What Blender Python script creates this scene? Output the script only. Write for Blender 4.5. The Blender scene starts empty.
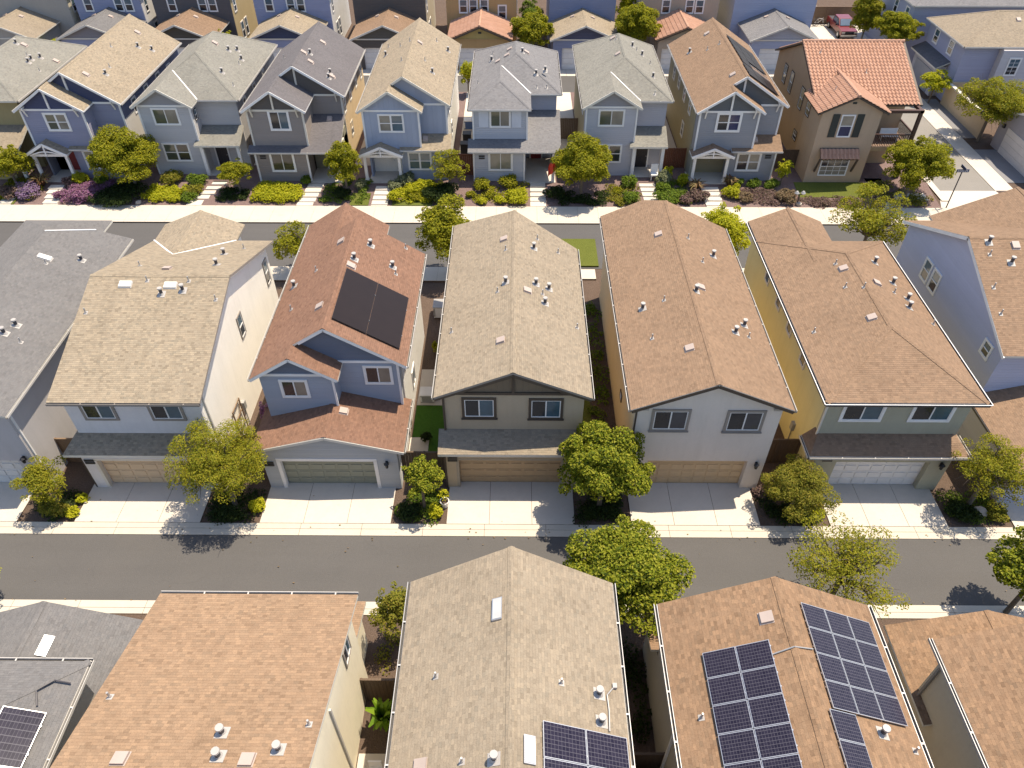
import bpy, math, random
from mathutils import Vector, Matrix
R = math.radians
random.seed(7)
SC = bpy.context.scene
COL = SC.collection
W = {}                      # world position of every object's origin

# ------------------------------------------------------------------ materials
_mc = {}
def _new(name):
    m = bpy.data.materials.new(name); m.use_nodes = True
    nt = m.node_tree
    return m, nt, nt.nodes['Principled BSDF']
def N(nt, t, **kw):
    n = nt.nodes.new(t)
    for k, v in kw.items(): setattr(n, k, v)
    return n
def math_node(nt, op, a, b=None):
    n = N(nt, 'ShaderNodeMath', operation=op)
    for i, v in enumerate((a, b)):
        if v is None: continue
        if isinstance(v, (int, float)): n.inputs[i].default_value = v
        else: nt.links.new(v, n.inputs[i])
    return n.outputs[0]
def ramp(nt, fac, cols, const=False):
    r = N(nt, 'ShaderNodeValToRGB')
    if const: r.color_ramp.interpolation = 'CONSTANT'
    el = r.color_ramp.elements
    n = len(cols)
    while len(el) < n: el.new(0.5)
    for i, c in enumerate(cols):
        el[i].position = i / n if const else i / max(1, n - 1)
        el[i].color = (*c, 1)
    nt.links.new(fac, r.inputs[0])
    return r.outputs[0]
def mul(c, k): return tuple(max(0, x * k) for x in c)
def mixcol(nt, fac, a, b, mode='MIX'):
    n = N(nt, 'ShaderNodeMix', data_type='RGBA', blend_type=mode)
    for sock, v in ((n.inputs[0], fac), (n.inputs[6], a), (n.inputs[7], b)):
        if isinstance(v, (int, float)): sock.default_value = v
        elif isinstance(v, tuple): sock.default_value = (*v, 1)
        else: nt.links.new(v, sock)
    return n.outputs[2]
def noise(nt, scale, detail=4, vec=None, rough=0.55):
    n = N(nt, 'ShaderNodeTexNoise')
    n.inputs['Scale'].default_value = scale; n.inputs['Detail'].default_value = detail
    n.inputs['Roughness'].default_value = rough
    if vec is None:
        vec = N(nt, 'ShaderNodeNewGeometry').outputs['Position']
    nt.links.new(vec, n.inputs['Vector'])
    return n.outputs['Fac']
def bump(nt, h, dist, p, strength=1.0):
    b = N(nt, 'ShaderNodeBump'); b.inputs['Distance'].default_value = dist
    b.inputs['Strength'].default_value = strength
    nt.links.new(h, b.inputs['Height']); nt.links.new(b.outputs[0], p.inputs['Normal'])
def plain(name, c, rough=0.7, metal=0.0, var=0.06, scale=1.5, spec=0.4):
    k = ('plain', name, c)
    if k in _mc: return _mc[k]
    m, nt, p = _new(name)
    f = noise(nt, scale)
    col = ramp(nt, f, [mul(c, 1 - var * 2.2), c, mul(c, 1 + var * 2.2)])
    nt.links.new(col, p.inputs['Base Color'])
    p.inputs['Roughness'].default_value = rough; p.inputs['Metallic'].default_value = metal
    p.inputs['Specular IOR Level'].default_value = spec
    _mc[k] = m; return m
def stucco(c):
    k = ('stucco', c)
    if k in _mc: return _mc[k]
    m, nt, p = _new('stucco')
    f = noise(nt, 0.7, 6); g = noise(nt, 9, 5)
    col = ramp(nt, f, [mul(c, .86), c, mul(c, 1.08)])
    col = mixcol(nt, 0.25, col, ramp(nt, g, [mul(c, .75), c, mul(c, 1.15)]))
    uv = N(nt, 'ShaderNodeUVMap'); s = N(nt, 'ShaderNodeSeparateXYZ'); nt.links.new(uv.outputs[0], s.inputs[0])
    sv = N(nt, 'ShaderNodeCombineXYZ'); nt.links.new(s.outputs[0], sv.inputs[0]); nt.links.new(math_node(nt, 'MULTIPLY', s.outputs[1], .1), sv.inputs[1])
    col = mixcol(nt, .7, col, ramp(nt, noise(nt, 2.2, 6, sv.outputs[0], .7), [(.80, .79, .76), (1, 1, 1), (1.06,) * 3]), 'MULTIPLY')
    nt.links.new(col, p.inputs['Base Color'])
    p.inputs['Roughness'].default_value = .92; p.inputs['Specular IOR Level'].default_value = .2
    bump(nt, noise(nt, 40, 3), .012, p)
    _mc[k] = m; return m
def siding(c, board=.16, vertical=False):
    k = ('siding', c, board, vertical)
    if k in _mc: return _mc[k]
    m, nt, p = _new('siding')
    uv = N(nt, 'ShaderNodeUVMap'); s = N(nt, 'ShaderNodeSeparateXYZ'); nt.links.new(uv.outputs[0], s.inputs[0])
    t = math_node(nt, 'DIVIDE', s.outputs[0 if vertical else 1], board)
    fr = math_node(nt, 'FRACT', t); row = math_node(nt, 'FLOOR', t)
    wn = N(nt, 'ShaderNodeTexWhiteNoise', noise_dimensions='1D'); nt.links.new(row, wn.inputs['W'])
    col = ramp(nt, wn.outputs['Value'], [mul(c, .93), mul(c, 1.06)])
    col = mixcol(nt, .5, col, ramp(nt, noise(nt, .8, 5), [mul(c, .85), c, mul(c, 1.1)]))
    nt.links.new(col, p.inputs['Base Color'])
    p.inputs['Roughness'].default_value = .6; p.inputs['Specular IOR Level'].default_value = .3
    if vertical:
        h = math_node(nt, 'LESS_THAN', fr, .16)
    else:
        h = math_node(nt, 'SUBTRACT', 1.0, fr)
    bump(nt, h, .022, p)
    _mc[k] = m; return m
def shingle(key, cols, row=.108, wid=.165, stain=.10):
    k = ('shingle', key)
    if k in _mc: return _mc[k]
    m, nt, p = _new(key + '_shingle')
    uv = N(nt, 'ShaderNodeUVMap'); s = N(nt, 'ShaderNodeSeparateXYZ'); nt.links.new(uv.outputs[0], s.inputs[0])
    v = math_node(nt, 'DIVIDE', s.outputs[1], row)
    r = math_node(nt, 'FLOOR', v); fr = math_node(nt, 'FRACT', v)
    w1 = N(nt, 'ShaderNodeTexWhiteNoise', noise_dimensions='1D'); nt.links.new(r, w1.inputs['W'])
    u = math_node(nt, 'ADD', math_node(nt, 'DIVIDE', s.outputs[0], wid), math_node(nt, 'MULTIPLY', w1.outputs['Value'], 7.3))
    c = math_node(nt, 'FLOOR', u); fu = math_node(nt, 'FRACT', u)
    cv = N(nt, 'ShaderNodeCombineXYZ'); nt.links.new(c, cv.inputs[0]); nt.links.new(r, cv.inputs[1])
    w2 = N(nt, 'ShaderNodeTexWhiteNoise', noise_dimensions='3D'); nt.links.new(cv.outputs[0], w2.inputs['Vector'])
    col = ramp(nt, w2.outputs['Value'], cols, const=False)
    big = noise(nt, .45, 5)
    st = ramp(nt, big, [(1 - stain * 1.6,) * 3, (1, 1, 1), (1 + stain,) * 3])
    col = mixcol(nt, 1.0, col, st, 'MULTIPLY')
    sv = N(nt, 'ShaderNodeCombineXYZ'); nt.links.new(s.outputs[0], sv.inputs[0]); nt.links.new(math_node(nt, 'MULTIPLY', s.outputs[1], .12), sv.inputs[1])
    stk = noise(nt, 1.6, 5, sv.outputs[0], .65)
    col = mixcol(nt, .8, col, ramp(nt, stk, [(.80,) * 3, (1,) * 3, (1.10,) * 3]), 'MULTIPLY')
    grit = noise(nt, 22, 2)
    col = mixcol(nt, .6, col, ramp(nt, grit, [(.60,) * 3, (1,) * 3, (1.34,) * 3]), 'MULTIPLY')
    nt.links.new(col, p.inputs['Base Color'])
    p.inputs['Roughness'].default_value = .95; p.inputs['Specular IOR Level'].default_value = .15
    edge = math_node(nt, 'SUBTRACT', 1.0, fr)
    thick = math_node(nt, 'MULTIPLY', w2.outputs['Value'], .5)
    h = math_node(nt, 'ADD', edge, thick)
    h = math_node(nt, 'ADD', h, math_node(nt, 'MULTIPLY', grit, .6))
    bump(nt, h, .024, p)
    _mc[k] = m; return m
def asphalt(name, c, lane=True):
    m, nt, p = _new(name)
    pos = N(nt, 'ShaderNodeNewGeometry').outputs['Position']
    mp = N(nt, 'ShaderNodeMapping'); mp.inputs['Scale'].default_value = (.10, .55, 1); nt.links.new(pos, mp.inputs[0])
    a = noise(nt, 1.0, 6, mp.outputs[0]); b = noise(nt, .35, 5); g = noise(nt, 30, 3)
    col = ramp(nt, a, [mul(c, .82), c, mul(c, 1.18)])
    col = mixcol(nt, .6, col, ramp(nt, b, [mul(c, .55), c, (c[0] * 1.6, c[1] * 1.5, c[2] * 1.38)]))
    mp2 = N(nt, 'ShaderNodeMapping'); mp2.inputs['Rotation'].default_value = (0, 0, .55); mp2.inputs['Scale'].default_value = (.07, 1.1, 1); nt.links.new(pos, mp2.inputs[0])
    col = mixcol(nt, .5, col, ramp(nt, noise(nt, 1.0, 5, mp2.outputs[0]), [mul(c, .75), c, mul(c, 1.3)]))
    col = mixcol(nt, .35, col, ramp(nt, g, [mul(c, .5), c, mul(c, 1.6)]))
    # hairline cracks with a light sealer
    vo = N(nt, 'ShaderNodeTexVoronoi', feature='DISTANCE_TO_EDGE'); vo.inputs['Scale'].default_value = .22
    dm = N(nt, 'ShaderNodeVectorMath', operation='ADD'); nz = N(nt, 'ShaderNodeTexNoise'); nz.inputs['Scale'].default_value = .8
    nt.links.new(pos, nz.inputs['Vector']); nt.links.new(pos, dm.inputs[0]); nt.links.new(nz.outputs['Color'], dm.inputs[1])
    nt.links.new(dm.outputs[0], vo.inputs['Vector'])
    cr = math_node(nt, 'LESS_THAN', vo.outputs['Distance'], .0035)
    col = mixcol(nt, math_node(nt, 'MULTIPLY', cr, .08), col, mul(c, .5))
    nt.links.new(col, p.inputs['Base Color']); p.inputs['Roughness'].default_value = .9
    p.inputs['Specular IOR Level'].default_value = .25
    bump(nt, g, .01, p)
    return m
def concrete(name, c, var=.08):
    m, nt, p = _new(name)
    a = noise(nt, .6, 6); b = noise(nt, 6, 5)
    col = ramp(nt, a, [mul(c, 1 - 2 * var), c, mul(c, 1 + var)])
    col = mixcol(nt, .3, col, ramp(nt, b, [mul(c, .7), c, mul(c, 1.12)]))
    sp = noise(nt, 1.7, 3, None, .5)
    col = mixcol(nt, .8, col, ramp(nt, sp, [(.62, .60, .57), (.97, .97, .97), (1, 1, 1), (1.03,) * 3]), 'MULTIPLY')
    nt.links.new(col, p.inputs['Base Color']); p.inputs['Roughness'].default_value = .85
    p.inputs['Specular IOR Level'].default_value = .25
    bump(nt, noise(nt, 25, 3), .006, p)
    return m
def soil(name, cols):
    m, nt, p = _new(name)
    a = noise(nt, 1.2, 8, rough=.7); b = noise(nt, 14, 4, rough=.7)
    col = mixcol(nt, .55, ramp(nt, a, cols), ramp(nt, b, [mul(cols[0], .5), cols[1], mul(cols[2], 1.5)]))
    nt.links.new(col, p.inputs['Base Color']); p.inputs['Roughness'].default_value = .95
    p.inputs['Specular IOR Level'].default_value = .1
    bump(nt, b, .06, p)
    return m
def leaf(name, cols):
    k = ('leaf', name)
    if k in _mc: return _mc[k]
    m, nt, p = _new(name)
    g = N(nt, 'ShaderNodeNewGeometry')
    r1 = g.outputs['Random Per Island']
    col = ramp(nt, r1, cols)
    nt.links.new(col, p.inputs['Base Color']); p.inputs['Roughness'].default_value = .6
    p.inputs['Specular IOR Level'].default_value = .16
    tr = N(nt, 'ShaderNodeBsdfTranslucent')
    hs = N(nt, 'ShaderNodeHueSaturation'); hs.inputs['Value'].default_value = 1.25; hs.inputs['Saturation'].default_value = 1.1
    nt.links.new(col, hs.inputs['Color']); nt.links.new(hs.outputs[0], tr.inputs[0])
    mx = N(nt, 'ShaderNodeMixShader'); mx.inputs[0].default_value = .42
    nt.links.new(p.outputs[0], mx.inputs[1]); nt.links.new(tr.outputs[0], mx.inputs[2])
    nt.links.new(mx.outputs[0], nt.nodes['Material Output'].inputs[0])
    _mc[k] = m; return m
def glass(name, c, rough=.08):
    k = ('glass', name)
    if k in _mc: return _mc[k]
    m, nt, p = _new(name)
    col = ramp(nt, noise(nt, 1.3, 3), [mul(c, .55), c, mul(c, 1.5)])
    nt.links.new(col, p.inputs['Base Color']); p.inputs['Roughness'].default_value = rough
    p.inputs['Specular IOR Level'].default_value = .7
    _mc[k] = m; return m
def solar_mat(name, c1, c2, line, nx, ny):
    k = ('solar', name)
    if k in _mc: return _mc[k]
    m, nt, p = _new(name)
    tc = N(nt, 'ShaderNodeTexCoord'); s = N(nt, 'ShaderNodeSeparateXYZ'); nt.links.new(tc.outputs['Generated'], s.inputs[0])
    fx = math_node(nt, 'FRACT', math_node(nt, 'MULTIPLY', s.outputs[0], nx)); fy = math_node(nt, 'FRACT', math_node(nt, 'MULTIPLY', s.outputs[1], ny))
    cells = N(nt, 'ShaderNodeCombineXYZ')
    nt.links.new(math_node(nt, 'FLOOR', math_node(nt, 'MULTIPLY', s.outputs[0], nx)), cells.inputs[0])
    nt.links.new(math_node(nt, 'FLOOR', math_node(nt, 'MULTIPLY', s.outputs[1], ny)), cells.inputs[1])
    wn = N(nt, 'ShaderNodeTexWhiteNoise'); nt.links.new(cells.outputs[0], wn.inputs['Vector'])
    col = ramp(nt, wn.outputs['Value'], [c1, c2])
    lx = math_node(nt, 'LESS_THAN', fx, .09); ly = math_node(nt, 'LESS_THAN', fy, .12)
    ln = math_node(nt, 'MAXIMUM', lx, ly)
    col = mixcol(nt, ln, col, line)
    nt.links.new(col, p.inputs['Base Color']); p.inputs['Roughness'].default_value = .15
    p.inputs['Specular IOR Level'].default_value = .15
    _mc[k] = m; return m

def pal(c, d=.14, hue=.0):
    """five course colours around one base tone"""
    d *= .82
    r, g_, b = c
    return [mul(c, 1 - d * 1.1), (r * (1 + d * .75), g_ * (1 + d * .9), b * (1 + d)), c, (r * (1 + d * 1.5), g_ * (1 + d * 1.5), b * (1 + d * 1.4)), (r * (1 - d * .8), g_ * (1 - d * .55), b * (1 - d * .35))]
TAN = pal((.235, .192, .142), .16); TAN2 = pal((.25, .203, .147), .2)
RUST = pal((.18, .102, .07), .17); PEACH = pal((.205, .136, .09), .16)
ORANGE = pal((.25, .165, .105), .19); COPPER = pal((.205, .13, .08), .23)
GRAY = pal((.145, .138, .135), .12); DGRAY = pal((.125, .115, .118), .10); MGRAY = pal((.168, .162, .164), .14); SAGE = pal((.20, .19, .165), .14)
SH = {k: shingle(k, v) for k, v in dict(tan=TAN, sand=TAN2, rust=RUST, peach=PEACH, orange=ORANGE, copper=COPPER, gray=GRAY, dark_gray=DGRAY, mid_gray=MGRAY, sage=SAGE).items()}
WHITE = plain('white_paint', (.74, .72, .69), .5)
CREAM = plain('cream_paint', (.62, .58, .50), .55)
BROWN = plain('brown_trim', (.075, .055, .04), .6)
TAUPE = plain('taupe_trim', (.25, .22, .19), .6)
DARK  = plain('dark_paint', (.025, .024, .026), .45)
GALV  = plain('galvanised_metal', (.40, .39, .38), .5, .5)
VENTP = plain('vent_paint', (.38, .31, .27), .6)
VENTD = plain('vent_dark', (.06, .055, .06), .5)
FLASH = plain('flashing', (.37, .345, .32), .55)
ALU   = plain('aluminium', (.55, .55, .56), .4, .7)
GL_D = glass('dark_glass', (.022, .026, .032)); GL_B = glass('blue_glass', (.06, .105, .135)); GL_C = glass('curtained_glass', (.20, .185, .15), .15)
GL_G = glass('green_glass', (.075, .085, .06))
PANEL = solar_mat('solar_cells', (.014, .012, .024), (.024, .021, .036), (.085, .08, .095), 12, 8)
PANELV = plain('violet_solar_glass', (.03, .027, .045), .35, spec=.12)
PANELK = plain('black_solar_glass', (.020, .014, .013), .35, spec=.15)
CONC = concrete('concrete', (.52, .47, .405)); WALK = concrete('sidewalk_concrete', (.50, .445, .37)); CURB = concrete('curb_concrete', (.49, .44, .365))
PATHC = concrete('path_concrete', (.54, .495, .43)); CONCD = concrete('grey_paving', (.20, .195, .20))
ASPH = asphalt('alley_asphalt', (.092, .087, .083)); ASPH2 = asphalt('street_asphalt', (.088, .084, .082)); ASPH3 = asphalt('side_asphalt', (.21, .195, .175))
MULCH = soil('mulch', [(.06, .042, .032), (.11, .078, .06), (.18, .13, .10)])
MULCH2 = soil('purple_mulch', [(.10, .068, .062), (.18, .125, .115), (.27, .20, .18)])
GRASS = soil('lawn_grass', [(.06, .075, .014), (.105, .12, .024), (.15, .155, .04)])
TURF = soil('artificial_turf', [(.035, .09, .012), (.055, .13, .018), (.075, .155, .024)])
BARK = soil('bark', [(.09, .07, .055), (.16, .13, .10), (.25, .21, .17)])
WOODF = siding((.11, .075, .05), .14, True); WOODR = siding((.17, .065, .035), .14, True); WOODT = siding((.20, .135, .085), .14, True)
TILE = None

# ------------------------------------------------------------------ mesh builder
class MB:
    def __init__(s): s.v = []; s.f = []; s.m = []; s.mats = []; s.smooth = False
    def mi(s, m):
        if m not in s.mats: s.mats.append(m)
        return s.mats.index(m)
    def face(s, pts, m):
        b = len(s.v); s.v += [tuple(p) for p in pts]; s.f.append(tuple(range(b, b + len(pts)))); s.m.append(s.mi(m))
    def ext(s, loop, vec, m, ms=None):
        """solid: loop plus loop+vec, sides in ms"""
        ms = ms or m; vec = Vector(vec); L = [Vector(p) for p in loop]
        n = Vector((0, 0, 0))
        for i in range(len(L)): n += (L[i] - L[0]).cross(L[(i + 1) % len(L)] - L[0])
        if n.dot(vec) > 0: L.reverse()
        B = [p + vec for p in L]
        s.face(L, m); s.face(B[::-1], ms)
        for i in range(len(L)):
            j = (i + 1) % len(L); s.face([L[j], L[i], B[i], B[j]], ms)
    def slab(s, loop, th, mt, ms): s.ext(loop, (0, 0, -th), mt, ms)
    def box(s, x0, x1, y0, y1, z0, z1, m):
        s.ext([(x0, y0, z1), (x1, y0, z1), (x1, y1, z1), (x0, y1, z1)], (0, 0, z0 - z1), m)
    def tube(s, p0, p1, r0, r1, m, n=8, cap=True):
        p0, p1 = Vector(p0), Vector(p1); d = (p1 - p0).normalized()
        a = d.orthogonal().normalized(); b = d.cross(a)
        A = [p0 + (a * math.cos(t) + b * math.sin(t)) * r0 for t in [2 * math.pi * i / n for i in range(n)]]
        B = [p1 + (a * math.cos(t) + b * math.sin(t)) * r1 for t in [2 * math.pi * i / n for i in range(n)]]
        for i in range(n):
            j = (i + 1) % n; s.face([A[i], A[j], B[j], B[i]], m)
        if cap: s.face(A[::-1], m); s.face(B, m)
    def bar(s, p0, p1, w, h, m):
        """rectangular bar; w across (horizontal), h in the vertical-ish direction"""
        p0, p1 = Vector(p0), Vector(p1); d = (p1 - p0).normalized()
        a = d.cross(Vector((0, 0, 1)))
        a = a.normalized() if a.length > 1e-4 else Vector((1, 0, 0))
        b = a.cross(d)
        s.ext([p0 + a * w / 2 + b * h / 2, p0 - a * w / 2 + b * h / 2, p0 - a * w / 2 - b * h / 2, p0 + a * w / 2 - b * h / 2], p1 - p0, m)
    def mesh(s, name, off=(0, 0, 0)):
        me = bpy.data.meshes.new(name)
        ox, oy, oz = off
        me.from_pydata([(x - ox, y - oy, z - oz) for x, y, z in s.v], [], s.f)
        for m in s.mats: me.materials.append(m)
        me.polygons.foreach_set('material_index', s.m)
        uv = me.uv_layers.new(name='UVMap').data
        Z = Vector((0, 0, 1))
        for p in me.polygons:
            n = p.normal
            u = Z.cross(n)
            u = u.normalized() if u.length > .02 else Vector((1, 0, 0))
            v = n.cross(u)
            for li, vi in zip(p.loop_indices, p.vertices):
                c = Vector(s.v[vi]); uv[li].uv = (c.dot(u), c.dot(v))
        if s.smooth: me.polygons.foreach_set('use_smooth', [True] * len(me.polygons))
        me.update(); return me
    def build(s, name, parent=None, base=None):
        if not s.f: return None
        off = W[parent.name] if parent else (base or (0, 0, 0))
        o = bpy.data.objects.new(name, s.mesh(name, off)); COL.objects.link(o)
        if parent: o.parent = parent
        else: o.location = off
        W[o.name] = tuple(off); return o
def put(name, me, parent, loc, rz=0.0):
    o = bpy.data.objects.new(name, me); COL.objects.link(o); o.parent = parent
    L = W[parent.name]; o.location = (loc[0] - L[0], loc[1] - L[1], loc[2] - L[2]); o.rotation_euler.z = rz
    W[o.name] = tuple(loc); return o
def tag(o, label, cat, group=None, kind=None):
    if label: o['label'] = label
    if cat: o['category'] = cat
    if group: o['group'] = group
    if kind: o['kind'] = kind
    return o
def empty(name, loc, label, cat, group=None):
    o = bpy.data.objects.new(name, None); COL.objects.link(o); o.location = loc; o.empty_display_size = .3
    W[o.name] = tuple(loc); return tag(o, label, cat, group)
def struct(name, mb):
    o = mb.build(name); o['kind'] = 'structure'; return o
_pc = {}
def proto(key, fn):
    if key not in _pc: _pc[key] = fn()
    return _pc[key]

# ------------------------------------------------------------------ windows, doors, vents
def window(parent, x, y, z, w, h, face='F', style='slider', trim=WHITE, frame=WHITE, tw=.1, gl=None, sill=False):
    """centre of the opening on the wall surface; face F(-Y) R(+X) L(-X) B(+Y)"""
    def fr():
        b = MB()
        a, c = w / 2, h / 2
        for (x0, x1, z0, z1) in ((-a - tw, -a, -c - tw, c + tw), (a, a + tw, -c - tw, c + tw), (-a, a, c, c + tw), (-a, a, -c - tw, -c)):
            b.box(x0, x1, -.055, .02, z0, z1, trim)
        if sill: b.box(-a - tw - .05, a + tw + .05, -.10, .02, -c - tw - .04, -c - tw + .02, trim)
        f = .045
        for (x0, x1, z0, z1) in ((-a, -a + f, -c, c), (a - f, a, -c, c), (-a + f, a - f, c - f, c), (-a + f, a - f, -c, -c + f)):
            b.box(x0, x1, -.04, .02, z0, z1, frame)
        if style in ('slider', 'pair'):
            b.box(-.03 if style == 'slider' else -.07, .03 if style == 'slider' else .07, -.045, .02, -c + f, c - f, frame)
        if style in ('pair', 'hung', 'grid'):
            for s_ in ((-1, 1) if style == 'pair' else (0,)):
                x0, x1 = (-a + f, -.07) if s_ < 0 else ((.07, a - f) if s_ > 0 else (-a + f, a - f))
                b.box(x0, x1, -.042, .02, -.03, .03, frame)
        if style == 'grid':
            for gx in ((-.25, 0, .25) if w > 1.3 else (0,)):
                b.box(gx * w - .015, gx * w + .015, -.04, .02, -c + f, c - f, frame)
            for gz in (-.25, .25): b.box(-a + f, a - f, -.039, .02, gz * h - .012, gz * h + .012, frame)
        return b.mesh('window')
    g = gl or (GL_D, GL_B)
    def pn():
        b = MB(); a, c = w / 2, h / 2
        if style in ('slider', 'pair'):
            b.box(-a + .02, 0, -.02, -.004, -c + .02, c - .02, g[0]); b.box(0, a - .02, -.0195, -.004, -c + .02, c - .02, g[1])
        else:
            b.box(-a + .02, a - .02, -.02, -.004, -c + .02, 0, g[0]); b.box(-a + .02, a - .02, -.0195, -.004, 0, c - .02, g[1])
        return b.mesh('pane')
    k = (round(w, 2), round(h, 2), style, trim.name, frame.name, tw, sill)
    rz = {'F': 0, 'R': math.pi / 2, 'L': -math.pi / 2, 'B': math.pi}[face]
    o = put('window', proto(('wf',) + k, fr), parent, (x, y, z), rz)
    p = bpy.data.objects.new('pane', proto(('wp',) + k[:3] + (g[0].name, g[1].name), pn)); COL.objects.link(p); p.parent = o
    return o
def win2(parent, x0, x1, y, z0, z1, **kw):
    return window(parent, (x0 + x1) / 2, y, (z0 + z1) / 2, x1 - x0, z1 - z0, **kw)
def garage_door(parent, x0, x1, y, z0, z1, mat, face='F'):
    b = MB(); n = 4; hh = (z1 - z0) / n
    for i in range(n):
        b.box(x0, x1, y, y + .04, z0 + i * hh + .008, z0 + (i + 1) * hh - .008, mat)
        k = max(4, int((x1 - x0) / .6)); ww = (x1 - x0) / k
        for j in range(k): b.box(x0 + j * ww + .07, x0 + (j + 1) * ww - .07, y - .03, y + .01, z0 + i * hh + .09, z0 + (i + 1) * hh - .09, mat)
    b.box(x0, x1, y + .02, y + .05, z0, z1, DARK)
    return b.build('garage_door', parent)
def door(parent, x0, x1, y, z0, z1, mat, trim=WHITE, name='front_door'):
    b = MB(); b.box(x0, x1, y - .03, y + .02, z0, z1, mat)
    for (zz0, zz1) in ((.12, .45), (.52, .9)):
        for (a, c) in ((.15, .45), (.55, .85)):
            b.box(x0 + (x1 - x0) * a, x0 + (x1 - x0) * c, y - .045, y, z0 + (z1 - z0) * zz0, z0 + (z1 - z0) * zz1, mat)
    o = b.build(name, parent)
    t = MB()
    t.box(x0 - .12, x0, y - .06, y + .02, z0, z1 + .12, trim); t.box(x1, x1 + .12, y - .06, y + .02, z0, z1 + .12, trim); t.box(x0, x1, y - .06, y + .02, z1, z1 + .12, trim)
    t.build('frame', o)
    h = MB(); h.tube((x1 - .09, y - .10, z0 + 1.0), (x1 - .09, y - .03, z0 + 1.0), .035, .03, GALV, 8); h.build('handle', o)
    return o
def lamp(parent, x, y, z):
    def f():
        b = MB(); b.box(-.06, .06, -.03, .0, -.12, .18, DARK)
        b.tube((0, -.15, -.16), (0, -.15, .12), .07, .11, DARK, 6); b.tube((0, -.15, .12), (0, -.15, .24), .14, .02, DARK, 6); b.bar((0, -.02, .12), (0, -.15, .2), .03, .03, DARK)
        return b.mesh('wall_lamp')
    return put('wall_lamp', proto('lamp', f), parent, (x, y, z))
def plaque(parent, x, y, z):
    def f():
        b = MB(); b.box(-.24, .24, -.03, .0, .04, .17, DARK); b.box(-.24, .24, -.03, .0, -.14, -.02, DARK)
        return b.mesh('address_plaque')
    return put('address_plaque', proto('plq', f), parent, (x, y, z))
def vent(parent, kind, x, y, z, gx, gy):
    """roof fittings that sit on the slope z = gx*x + gy*y"""
    def f():
        b = MB(); zz = lambda px, py, h: (px, py, gx * px + gy * py + h)
        def plate(a, c, h0, h1, m): b.ext([zz(-a, -c, h1), zz(a, -c, h1), zz(a, c, h1), zz(-a, c, h1)], (0, 0, h0 - h1), m)
        if kind == 's':
            plate(.19, .19, 0, .02, FLASH); b.tube((0, 0, -.05), (0, 0, .36), .085, .085, VENTD, 10); b.tube((0, 0, .34), (0, 0, .40), .13, .12, FLASH, 10)  # pipe colour darkened for its shaded side; cap and plate kept pale
            b.tube((0, 0, -.02), (0, 0, .09), .14, .09, FLASH, 10)
        elif kind == 'p':
            plate(.09, .10, 0, .015, FLASH); b.tube((0, 0, -.03), (0, 0, .30), .035, .035, GALV, 8); b.tube((0, 0, -.02), (0, 0, .10), .065, .042, FLASH, 8)
        elif kind == 'b':
            plate(.22, .22, 0, .02, VENTP); plate(.19, .19, .02, .12, VENTP)
        elif kind == 'w':
            plate(.34, .20, 0, .02, FLASH); plate(.31, .17, .02, .10, plain('pale_vent', (.60, .58, .54), .6))
        else:
            plate(.17, .40, 0, .09, ALU); plate(.14, .37, .085, .11, plain('skylight_glass', (.45, .45, .44), .35))
        return b.mesh({'s': 'exhaust_flue', 'p': 'vent_pipe', 'b': 'roof_vent', 'w': 'roof_vent'}.get(kind, 'skylight'))
    return put({'s': 'exhaust_flue', 'p': 'vent_pipe', 'b': 'roof_vent', 'w': 'roof_vent'}.get(kind, 'skylight'), proto(('v', kind, round(gx, 2), round(gy, 2)), f), parent, (x, y, z))
def vents_y(parent, xr, zr, s, lst):
    for k, x, y in lst: vent(parent, k, x, y, zr - s * abs(x - xr), -s if x > xr else s, 0)
def vents_x(parent, yr, zr, s, lst):
    for k, x, y in lst: vent(parent, k, x, y, zr - s * abs(y - yr), 0, -s if y > yr else s)
GUTD = plain('gutter_inside', (.06, .055, .05), .7)
def parent_mid(o, p0):
    """middle of the roof a gutter hangs on"""
    L = W[o.name]; c = [L[0] + v.co.x for v in o.data.vertices]; d = [L[1] + v.co.y for v in o.data.vertices]
    return ((min(c) + max(c)) / 2, (min(d) + max(d)) / 2)
GUTW = plain('gutter_paint', (.50, .47, .43), .6)
def gutter(parent, runs, m=GUTW, out=None):
    if m in (WHITE, CREAM): m = GUTW
    for p0, p1 in runs:
        b = MB(); p0, p1 = Vector(p0), Vector(p1); d = (p1 - p0).normalized(); a = Vector((-d.y, d.x, 0)) * (.055 if out is None else .055 * out)
        c = Vector((parent_mid(parent, p0)[0] - p0.x, parent_mid(parent, p0)[1] - p0.y, 0))
        if a.dot(c) > 0: a = -a
        b.bar(p0 - Vector((0, 0, .05)), p1 - Vector((0, 0, .05)), .12, .02, GUTD)
        b.bar(p0 + a + Vector((0, 0, .01)), p1 + a + Vector((0, 0, .01)), .022, .12, m); b.bar(p0 - a * .9, p1 - a * .9, .02, .10, m)
        L = (p1 - p0).length
        for k in range(1, int(L / 1.6) + 1):
            q = p0 + d * (k * 1.6); b.bar(q - a + Vector((0, 0, .045)), q + a * 1.1 + Vector((0, 0, .045)), .05, .02, m)
        b.build('gutter', parent)
def downspout(parent, x, y, z0, z1, m=WHITE):
    b = MB(); b.box(x - .045, x + .045, y - .04, y + .04, z0, z1, m); return b.build('downspout', parent)

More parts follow.
